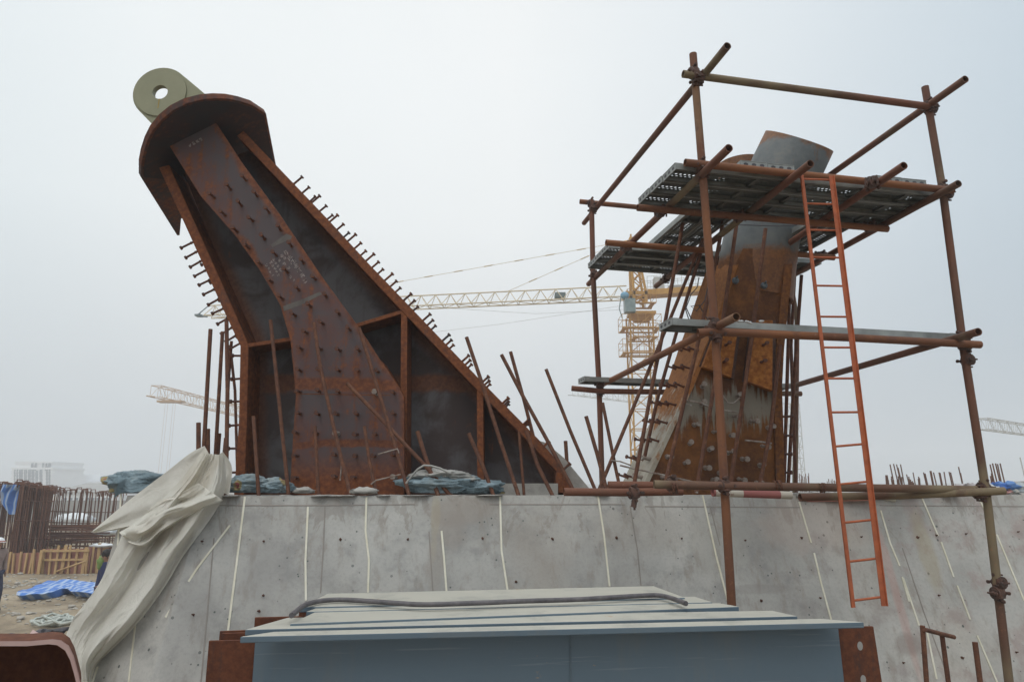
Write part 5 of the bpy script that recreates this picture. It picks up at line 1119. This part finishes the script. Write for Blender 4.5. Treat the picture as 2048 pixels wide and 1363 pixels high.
# ------------------------------------------------------------------ workers
def person(label, loc, rz, H, pose, cloth):
    """skinned figure; pose gives joint offsets for a figure 1 unit tall facing -Y"""
    root = empty('person', label, 'person', loc=tuple(loc)); root.rotation_euler = (0, 0, rz); root.scale = (H, H, H)
    J = dict(pelvis=(0, 0, .52), waist=(0, 0, .60), chest=(0, 0, .73), neck=(0, 0, .83), throat=(0, -.005, .865), head=(0, -.01, .915), crown=(0, -.005, .965),
             shl=(.095, 0, .805), ell=(.125, .01, .64), wrl=(.13, -.03, .50), shr=(-.095, 0, .805), elr=(-.125, .01, .64), wrr=(-.13, -.03, .50),
             hipl=(.05, 0, .50), knl=(.055, -.01, .28), anl=(.055, .01, .05), tol=(.06, -.09, .015), hipr=(-.05, 0, .50), knr=(-.055, -.01, .28), anr=(-.055, .01, .05), tor=(-.06, -.09, .015))
    J.update(pose); J = {k: Vector(v) for k, v in J.items()}
    def skin(name, edges, rad, m, parent):
        names_ = []; me = bpy.data.meshes.new(name)
        for e_ in edges:
            for q in e_:
                if q not in names_: names_.append(q)
        pos = [J[q] if isinstance(q, str) else Vector(q) for q in names_]
        me.from_pydata([tuple(p * H) for p in pos], [(names_.index(a), names_.index(c)) for a, c in edges], [])
        o = bpy.data.objects.new(name, me); COL.objects.link(o); o.modifiers.new('skin', 'SKIN'); sl_ = me.skin_vertices[0].data
        for i, q in enumerate(names_): r_ = rad.get(q, .02) if isinstance(q, str) else rad.get('_', .006); r_ = r_ if isinstance(r_, tuple) else (r_, r_); sl_[i].radius = (r_[0] * H, r_[1] * H)
        sl_[0].use_root = True; sb = o.modifiers.new('sub', 'SUBSURF'); sb.levels = sb.render_levels = 2
        dg = bpy.context.evaluated_depsgraph_get(); nm = bpy.data.meshes.new_from_object(o.evaluated_get(dg)); bpy.data.objects.remove(o)
        for v in nm.vertices: v.co /= H
        nm.materials.clear(); nm.materials.append(m)
        for p in nm.polygons: p.use_smooth = True
        o2 = bpy.data.objects.new(name, nm); COL.objects.link(o2); o2.parent = parent; return o2
    sk = m_simple('skin_tone', (.30, .17, .11), (.38, .22, .15), 20, .6)
    E = [('pelvis', 'waist'), ('waist', 'chest'), ('chest', 'neck'), ('neck', 'throat'), ('throat', 'head'), ('head', 'crown'), ('chest', 'shl'), ('shl', 'ell'), ('ell', 'wrl'), ('chest', 'shr'), ('shr', 'elr'), ('elr', 'wrr'),
         ('pelvis', 'hipl'), ('hipl', 'knl'), ('knl', 'anl'), ('anl', 'tol'), ('pelvis', 'hipr'), ('hipr', 'knr'), ('knr', 'anr'), ('anr', 'tor')]
    for s_, ww, el in (('l', 'wrl', 'ell'), ('r', 'wrr', 'elr')):
        d = (J[ww] - J[el]).normalized(); sd_ = Vector((0, 1, 0)).cross(d).normalized(); pm = J[ww] + d * .035; J['palm' + s_] = pm; E.append((ww, 'palm' + s_))
        for k in range(4):
            f1 = pm + d * .025 + Vector((0, 1, 0)) * (.009 * (k - 1.5)); f2 = f1 + d * (.018 + .004 * (k in (1, 2))) + Vector((-.006 if s_ == 'l' else .006, 0, 0)); J['f%s%da' % (s_, k)] = f1; J['f%s%db' % (s_, k)] = f2
            E += [('palm' + s_, 'f%s%da' % (s_, k)), ('f%s%da' % (s_, k), 'f%s%db' % (s_, k))]
        J['th' + s_] = J[ww] + d * .03 + Vector((0, -.025, 0)); E.append((ww, 'th' + s_))
    rad = dict(pelvis=(.075, .055), waist=(.065, .048), chest=(.085, .055), neck=.034, throat=.03, head=(.046, .055), crown=(.03, .034), shl=.036, ell=.026, wrl=.017, shr=.036, elr=.026, wrr=.017, hipl=.052, knl=.036, anl=.024, tol=.016, hipr=.052, knr=.036, anr=.024, tor=.016, palml=(.017, .01), palmr=(.017, .01), thl=.006, thr=.006)
    for s_ in 'lr':
        for k in range(4): rad['f%s%da' % (s_, k)] = .0058; rad['f%s%db' % (s_, k)] = .0045
    skin('body', E, rad, sk, root)
    face = MB(); hd = J['head']; face.tube([hd + Vector((0, -.05, -.004)), hd + Vector((0, -.066, -.012))], [.008, .006], 8)
    nose = face.build('nose', sk); nose.parent = root
    for sx in (-1, 1):
        e_ = MB(); blob(e_, hd + Vector((sx * .018, -.052, .008)), (.006, .004, .004), 0, 0, 8, 6); e_.build('eye', M['dark']).parent = root
        e_ = MB(); blob(e_, hd + Vector((sx * .048, 0, -.004)), (.006, .012, .018), 0, 0, 8, 6); e_.build('ear', sk).parent = root
    e_ = MB(); blob(e_, hd + Vector((0, -.052, -.03)), (.014, .004, .0035), 0, 0, 10, 6); e_.build('mouth', m_simple('lip_tone', (.22, .08, .07), (.28, .1, .09), 20)).parent = root
    g = lambda d_, k: {q: (tuple(a * k + .006 for a in v) if isinstance(v, tuple) else v * k + .006) for q, v in d_.items()}
    r2 = g(rad, 1.22); r2['neck'] = .045
    skin('jacket', [('waist', 'chest'), ('waist', 'pelvis'), ('chest', 'neck'), ('chest', 'shl'), ('shl', 'ell'), ('ell', 'wrl'), ('chest', 'shr'), ('shr', 'elr'), ('elr', 'wrr')], r2, cloth['jacket'], root)
    skin('trousers', [('pelvis', 'hipl'), ('hipl', 'knl'), ('knl', 'anl'), ('pelvis', 'hipr'), ('hipr', 'knr'), ('knr', 'anr')], g(rad, 1.12), cloth['trousers'], root)
    for q in 'lr': skin('shoe', [('an' + q, 'to' + q)], {'an' + q: .036, 'to' + q: .028}, M['dark'], root)
    if 'helmet' in cloth:
        hm = MB(); P = []
        for i in range(7):
            th = i / 6 * math.pi / 2; P.append([hd + Vector((0, .0, .018)) + Vector((.066 * math.sin(th) * math.cos(k * .5236), .075 * math.sin(th) * math.sin(k * .5236), .062 * math.cos(th))) for k in range(12)])
        P.append([hd + Vector((0, -.008, .014)) + Vector((.078 * math.cos(k * .5236), .095 * math.sin(k * .5236), 0)) for k in range(12)]); hm.grid(P, closed=True); ho = hm.build('helmet', cloth['helmet']); ho.parent = root
        st = MB(); st.grid([[hd + Vector((0, 0, .020)) + Vector((.0685 * math.cos(k * .5236), .0775 * math.sin(k * .5236), zz)) for k in range(12)] for zz in (-.002, .014)], closed=True); st.build('stripe', M['red']).parent = ho
    if 'hair' in cloth:
        hr_m = MB(); blob(hr_m, hd + Vector((0, .014, .024)), (.062, .062, .056), 3, .25, 24, 14, 0, 3.5); hr_m.build('hair', cloth['hair']).parent = root
    if 'hood' in cloth:
        hb = MB(); blob(hb, J['neck'] + Vector((-.075, .01, .0)), (.07, .075, .095), 6, .3, 18, 12); hb.build('hood', cloth['hood']).parent = root
    return root
mauve = m_simple('mauve_brown_jacket', (.20, .145, .13), (.30, .22, .20), 8); navy = m_simple('dark_navy_trousers', (.012, .016, .04), (.03, .035, .07), 8)
green = m_simple('green_hood', (.12, .2, .05), (.22, .32, .10), 12); hairm = m_simple('black_hair', (.008, .007, .007), (.03, .026, .024), 40)
pl = PY(-22, 1219, 17.5); gl = gz(pl.x, 17.5)
pw = person('worker at the left edge in mauve-brown jacket and red-striped white helmet, walking', (pl.x, 17.5, gl), R(60), 1.72, dict(waist=(0, -.01, .60), knl=(.05, -.09, .29), anl=(.05, -.08, .06), tol=(.05, -.17, .03), knr=(-.05, .05, .28), anr=(-.05, .14, .07), tor=(-.05, .06, .02), ell=(.13, .05, .65), wrl=(.13, .0, .53), elr=(-.13, -.03, .65), wrr=(-.12, -.12, .56)),
            dict(jacket=mauve, trousers=navy, helmet=m_simple('white_helmet_shell', (.65, .66, .68), (.75, .75, .76), 5, .3)))
pr2 = PY(202, 1262, 14.6); gr = gz(pr2.x, 14.6)
person('worker in a navy jacket with green hood and black hair, half behind the tarpaulin', (pr2.x, 14.6, gr), R(-25), 1.66, dict(neck=(0, -.02, .83), throat=(0, -.03, .86), head=(0, -.045, .905), crown=(0, -.045, .955), ell=(.12, -.02, .64), wrl=(.09, -.11, .60), elr=(-.125, .0, .65), wrr=(-.115, -.04, .53)),
       dict(jacket=M['blueb'], trousers=navy, hair=hairm, hood=green))

# ------------------------------------------------------------------ tower cranes
def bars4(mb, a, c, r): mb.tube([a, c], r, 4, smooth=False)
def truss(mb, a, c, w_, h_, bay, r, up=UZ, tri=False, rl=.6):
    a, c = Vector(a), Vector(c); d = (c - a); L = d.length; d /= L; s_ = d.cross(up).normalized(); u = s_.cross(d); n = max(1, int(L / bay))
    offs = [s_ * w_ / 2, -s_ * w_ / 2, u * h_] if tri else [s_ * w_ / 2, -s_ * w_ / 2, -s_ * w_ / 2 + u * h_, s_ * w_ / 2 + u * h_]
    for o_ in offs: bars4(mb, a + o_, c + o_, r)
    m_ = len(offs)
    for i in range(n):
        p, q = a + d * (L * i / n), a + d * (L * (i + 1) / n); mid = (p + q) / 2
        for k in range(m_):
            o1, o2 = offs[k], offs[(k + 1) % m_]
            if tri and k > 0:
                top = offs[2]; lo_ = offs[1] if k == 1 else offs[0]; bars4(mb, p + lo_, mid + top, r * rl); bars4(mb, mid + top, q + lo_, r * rl)
            else:
                if i % 2: o1, o2 = o2, o1
                bars4(mb, p + o1, q + o2, r * rl); bars4(mb, p + offs[k], p + offs[(k + 1) % m_], r * rl)
def crane(label, mastp, jib, jibr, mm, jw, jh, jr, mw, mr, top=None):
    """mastp: mast axis x,y ; jib: list of (near end, far end)"""
    root = empty('tower_crane', label, 'tower crane', loc=(mastp[0], mastp[1], YARD)); zt_ = mastp[2]
    b = MB(); truss(b, (mastp[0], mastp[1], YARD), (mastp[0], mastp[1], zt_), mw, mw, mw * 1.1, mr, up=Vector((0, 1, 0))); child_at(b.build('mast', mm), root)
    b = MB(); truss(b, jib[0], jib[1], jw, jh, jh * 1.25, jr, tri=True); child_at(b.build('jib', jibr), root)
    return root
# main yellow crane
YC1 = 50.0; mc = PY(1281, 700, YC1); zj = PY(1265, 592, YC1).z
random.seed(4)
r1 = empty('tower_crane', 'yellow tower crane standing between both steel stubs', 'tower crane', loc=(mc.x, YC1, YARD))
mx_ = mc.x; mw = 1.65
b = MB(); zs = PY(1281, 632, YC1).z; truss(b, (mx_, YC1 - mw / 2, YARD), (mx_, YC1 - mw / 2, zs), mw, mw, 1.35, .065, up=Vector((0, 1, 0)), rl=.5); child_at(b.build('mast', M['yellow']), r1)
b = MB(); b.box((mx_ + .15, YC1, zs + .12), (1.9, 1.6, .2)); b.tube([(mx_ + .15, YC1, zs - .40), (mx_ + .15, YC1, zs + .02)], [.6, .95], 12); child_at(b.build('slewing_ring', M['yellow']), r1)
def gal(zc, x0, x1, nm='gallery'):
    b = MB(); b.box(((x0 + x1) / 2, YC1 - .8, zc), (x1 - x0, .35, .06)); b.box(((x0 + x1) / 2, YC1 + .8, zc), (x1 - x0, .35, .06)); b.box((x0 + .2, YC1, zc + .002), (.3, 1.2, .06)); b.box((x1 - .2, YC1, zc + .002), (.3, 1.2, .06))
    for yy in (YC1 - .95, YC1 + .95):
        for xx in [x0 + (x1 - x0) * k / 5 for k in range(6)]: bars4(b, (xx, yy, zc), (xx, yy, zc + 1.0), .02)
        for q in (.5, 1.0): bars4(b, (x0, yy, zc + q), (x1, yy, zc + q), .02)
    for xx in (x0, x1):
        for q in (.5, 1.0): bars4(b, (xx, YC1 - .95, zc + q), (xx, YC1 + .95, zc + q), .02)
    child_at(b.build(nm, M['yellow']), r1)
for (y, xa, xb) in ((660, 1241, 1318), (678, 1262, 1312), (709, 1242, 1312)): gal(PY(1280, y, YC1).z, PY(xa, y, YC1).x, PY(xb, y, YC1).x)
gal(zs + .8, PY(1252, 622, YC1).x, PY(1308, 622, YC1).x)
zb_ = PY(1265, 586, YC1).z
b = MB(); xL, xR = PY(1265, 600, YC1).x, PY(1289, 600, YC1).x
for yy in (YC1 - .6, YC1 + .6):
    for (xa) in (xL, xR): b.box((xa, yy, (zs + .8 + zb_) / 2), (.2, .2, zb_ - zs - .8))
    b.box(((xL + xR) / 2, yy, zb_ - .15), (xR - xL + 1.2, .2, .26))
    bars4(b, (xL, yy, zs + 1), (xR, yy, zb_ - .3), .06); bars4(b, (xR, yy, zs + 1), (xL, yy, zb_ - .3), .06)
child_at(b.build('slewing_tower', M['yellow']), r1)
ap = PY(1262, 482, YC1); b = MB()
for yy in (-.6, .6):
    bars4(b, (xL, YC1 + yy, zb_), (ap.x - .15, YC1 + yy * .3, ap.z), .10); bars4(b, (xR, YC1 + yy, zb_), (ap.x + .3, YC1 + yy * .3, ap.z - .1), .10)
    for k in range(5):
        t0, t1 = k / 5, (k + 1) / 5; P0 = Vector((xL, YC1 + yy, zb_)).lerp(Vector((ap.x - .15, YC1 + yy * .3, ap.z)), t0); P1 = Vector((xR, YC1 + yy, zb_)).lerp(Vector((ap.x + .3, YC1 + yy * .3, ap.z - .1)), t1); bars4(b, P0, P1, .045)
        P0 = Vector((xR, YC1 + yy, zb_)).lerp(Vector((ap.x + .3, YC1 + yy * .3, ap.z - .1)), t0); P1 = Vector((xL, YC1 + yy, zb_)).lerp(Vector((ap.x - .15, YC1 + yy * .3, ap.z)), t1); bars4(b, P0, P1, .045)
bars4(b, ap + Vector((-.2, 0, 0)), PY(1222, 488, YC1), .09); bars4(b, ap, ap + Vector((0, 0, .55)), .07); b.box(ap + Vector((.1, 0, .1)), (.5, .5, .3)); bars4(b, ap, PY(1310, 500, YC1), .04)
b.box(PY(1284, 497, YC1), (1.3, 1.0, .1)); child_at(b.build('apex_frame', M['yellow']), r1)
jt = PY(415, 634, 55.8); jt.z = zj; j0 = Vector((xL - .4, YC1, zj - .15)); b = MB(); truss(b, j0, Vector((jt.x, 55.8, zj - .15)), 1.1, .95, 1.15, .05, tri=True, rl=.6); child_at(b.build('jib', M['jibc']), r1)
jtip = Vector((jt.x, 55.8, zj - .15)); b = MB(); bars4(b, jtip, jtip + Vector((-.9, 0, .1)), .06); bars4(b, jtip + UZ * .95, jtip + Vector((-.9, 0, .1)), .05); b.box(jtip + Vector((-.7, 0, .1)), (.5, .6, .15)); b.box(PY(1120, 592, 51.4), (.8, 1.0, .35)); child_at(b.build('trolley', m_simple('trolley_steel', (.08, .12, .12), (.16, .2, .2), 3)), r1)
def pend(a, c, r=.035, n=4):
    b = MB(); a, c = Vector(a), Vector(c); b.tube([a, c], r, 5)
    for k in range(1, n): p = a.lerp(c, k / n); d = (c - a).normalized(); b.tube([p - d * .35, p + d * .35], r * 2.4, 6)
    child_at(b.build('pendant_rod', M['jibc']), r1)
pend(PY(1226, 487, YC1), j0.lerp(jtip, .80) + UZ * .95, .018, 11); pend(PY(1222, 492, YC1), j0.lerp(jtip, .265) + UZ * .95, .018, 4)
b = MB(); cjA, cjB = PY(1292, 583, YC1), PY(1560, 556, 47.5)
cjB.z = cjA.z; bx = (cjB - cjA)
sd_ = Vector((0, .6, 0)); b.prism([cjA - sd_ - UZ * .0, cjB - sd_, cjB - sd_ - UZ * .42, cjA - sd_ - UZ * .42], (0, 1.2, 0)); child_at(b.build('counter_jib', M['yellow']), r1)
b = MB()
for k in range(20):
    p = cjA + bx * (k / 19); bars4(b, p - sd_, p - sd_ + UZ * 1.0, .018); bars4(b, p + sd_, p + sd_ + UZ * 1.0, .018)
for q in (.5, 1.0):
    for s_ in (sd_, -sd_): bars4(b, cjA + s_ + UZ * q, cjB + s_ + UZ * q, .018)
child_at(b.build('handrail', M['grey_crane']), r1)
b = MB(); b.box(PY(1317, 568, YC1 - .3), (.7, .8, .9)); child_at(b.build('control_box', M['grey_crane']), r1)
b = MB(); b.box(PY(1352, 577, YC1 - .3), (1.1, .7, .35)); child_at(b.build('winch', M['far_wall']), r1)
cp_ = PY(1259, 612, YC1 - .9); b = MB(); b.box(cp_, (.75, .8, 1.0)); b.tube([cp_ + Vector((-.55, 0, -.9)), cp_ + Vector((-.75, 0, -.2)), cp_ + Vector((-.6, 0, .7))], .04, 6); cb = child_at(b.build('cab', m_simple('cab_grey_green', (.12, .17, .17), (.24, .30, .29), 3, .4)), r1)
b = MB(); blob(b, cp_ + Vector((-.35, -.2, .75)), (.32, .32, .28), 1, 0, 12, 8); o = b.build('cab_lamp_housing', m_simple('sky_blue_cover', (.12, .28, .42), (.2, .38, .5), 3)); o.parent = cb
b = MB(); b.tube([j0.lerp(jtip, .42) - UZ * .1, j0.lerp(jtip, .2) - UZ * .9, Vector((xL, YC1, zj - 1.0))], .012, 4); b.tube([j0.lerp(jtip, .5) - UZ * 2.2, j0.lerp(jtip, .28) - UZ * 1.6, Vector((xL, YC1, zj - .6))], .012, 4); child_at(b.build('hoist_rope', M['grey_crane']), r1)

def simple_crane(label, tip, root_px, Yt, Yr, m, h_, drop=None, mast_px=None):
    a = PY(*tip, Yt); c = PY(*root_px, Yr); c.z = a.z; mxp = PY(*(mast_px or root_px), Yr); R_ = empty('tower_crane', label, 'tower crane', 'distant tower cranes', loc=(mxp.x, mxp.y, YARD))
    b = MB(); truss(b, a, c, h_ * .9, h_, h_ * 1.15, h_ * .032, tri=False, rl=.6); bars4(b, a, a - (c - a).normalized() * h_ * 1.3 - UZ * .1, h_ * .06); child_at(b.build('jib', m), R_)
    b = MB(); truss(b, (mxp.x, mxp.y, YARD), (mxp.x, mxp.y, a.z + h_ * 3.2), 1.8, 1.8, 2.0, .09, up=Vector((0, 1, 0))); child_at(b.build('mast', m), R_)
    b = MB(); t_ = Vector((mxp.x, mxp.y, a.z + h_ * 3.2)); bars4(b, t_, a.lerp(c, .28) + UZ * h_, .05); bars4(b, t_, a.lerp(c, .65) + UZ * h_, .05); child_at(b.build('pendant_rod', m), R_)
    if drop:
        b = MB(); d = (c - a).normalized(); p0 = a.lerp(c, .06)
        b.box(p0 - UZ * .12, (2.6, 1.0, .2), None)
        for k in (-1.1, -.6, .4, .9): b.tube([p0 + d * k - UZ * .2, p0 + d * k - UZ * drop], .010, 4)
        child_at(b.build('trolley', m), R_)
    return R_
simple_crane('pale red crane jib pointing left over the horizon, trolley near its tip', (310, 793), (640, 868), 70, 122, M['pink'], 1.15, 8.5, (700, 868))
simple_crane('faint crane whose jib tip shows between the two stubs', (1150, 790), (1575, 838), 100, 140, M['grey_crane'], 1.1, None, (1592, 838))
simple_crane('faint crane jib entering from the right frame edge', (1966, 858), (2260, 922), 75, 112, M['grey_crane'], 1.2, None, (2300, 922))

# ------------------------------------------------------------------ haze
hb = MB(); hb.box((0, 420, 23.9), (1600, 1100, 56.2)); hm_ = bpy.data.materials.new('pale_haze'); hm_.use_nodes = True; t = hm_.node_tree; t.nodes.clear()
ho_ = N(t, 'ShaderNodeOutputMaterial'); pv = N(t, 'ShaderNodeVolumePrincipled'); pv.inputs['Density'].default_value = .0026; pv.inputs['Color'].default_value = (.93, .96, 1, 1); pv.inputs['Anisotropy'].default_value = .0
t.links.new(pv.outputs[0], ho_.inputs['Volume']); o = hb.build('haze', hm_); o['kind'] = 'stuff'
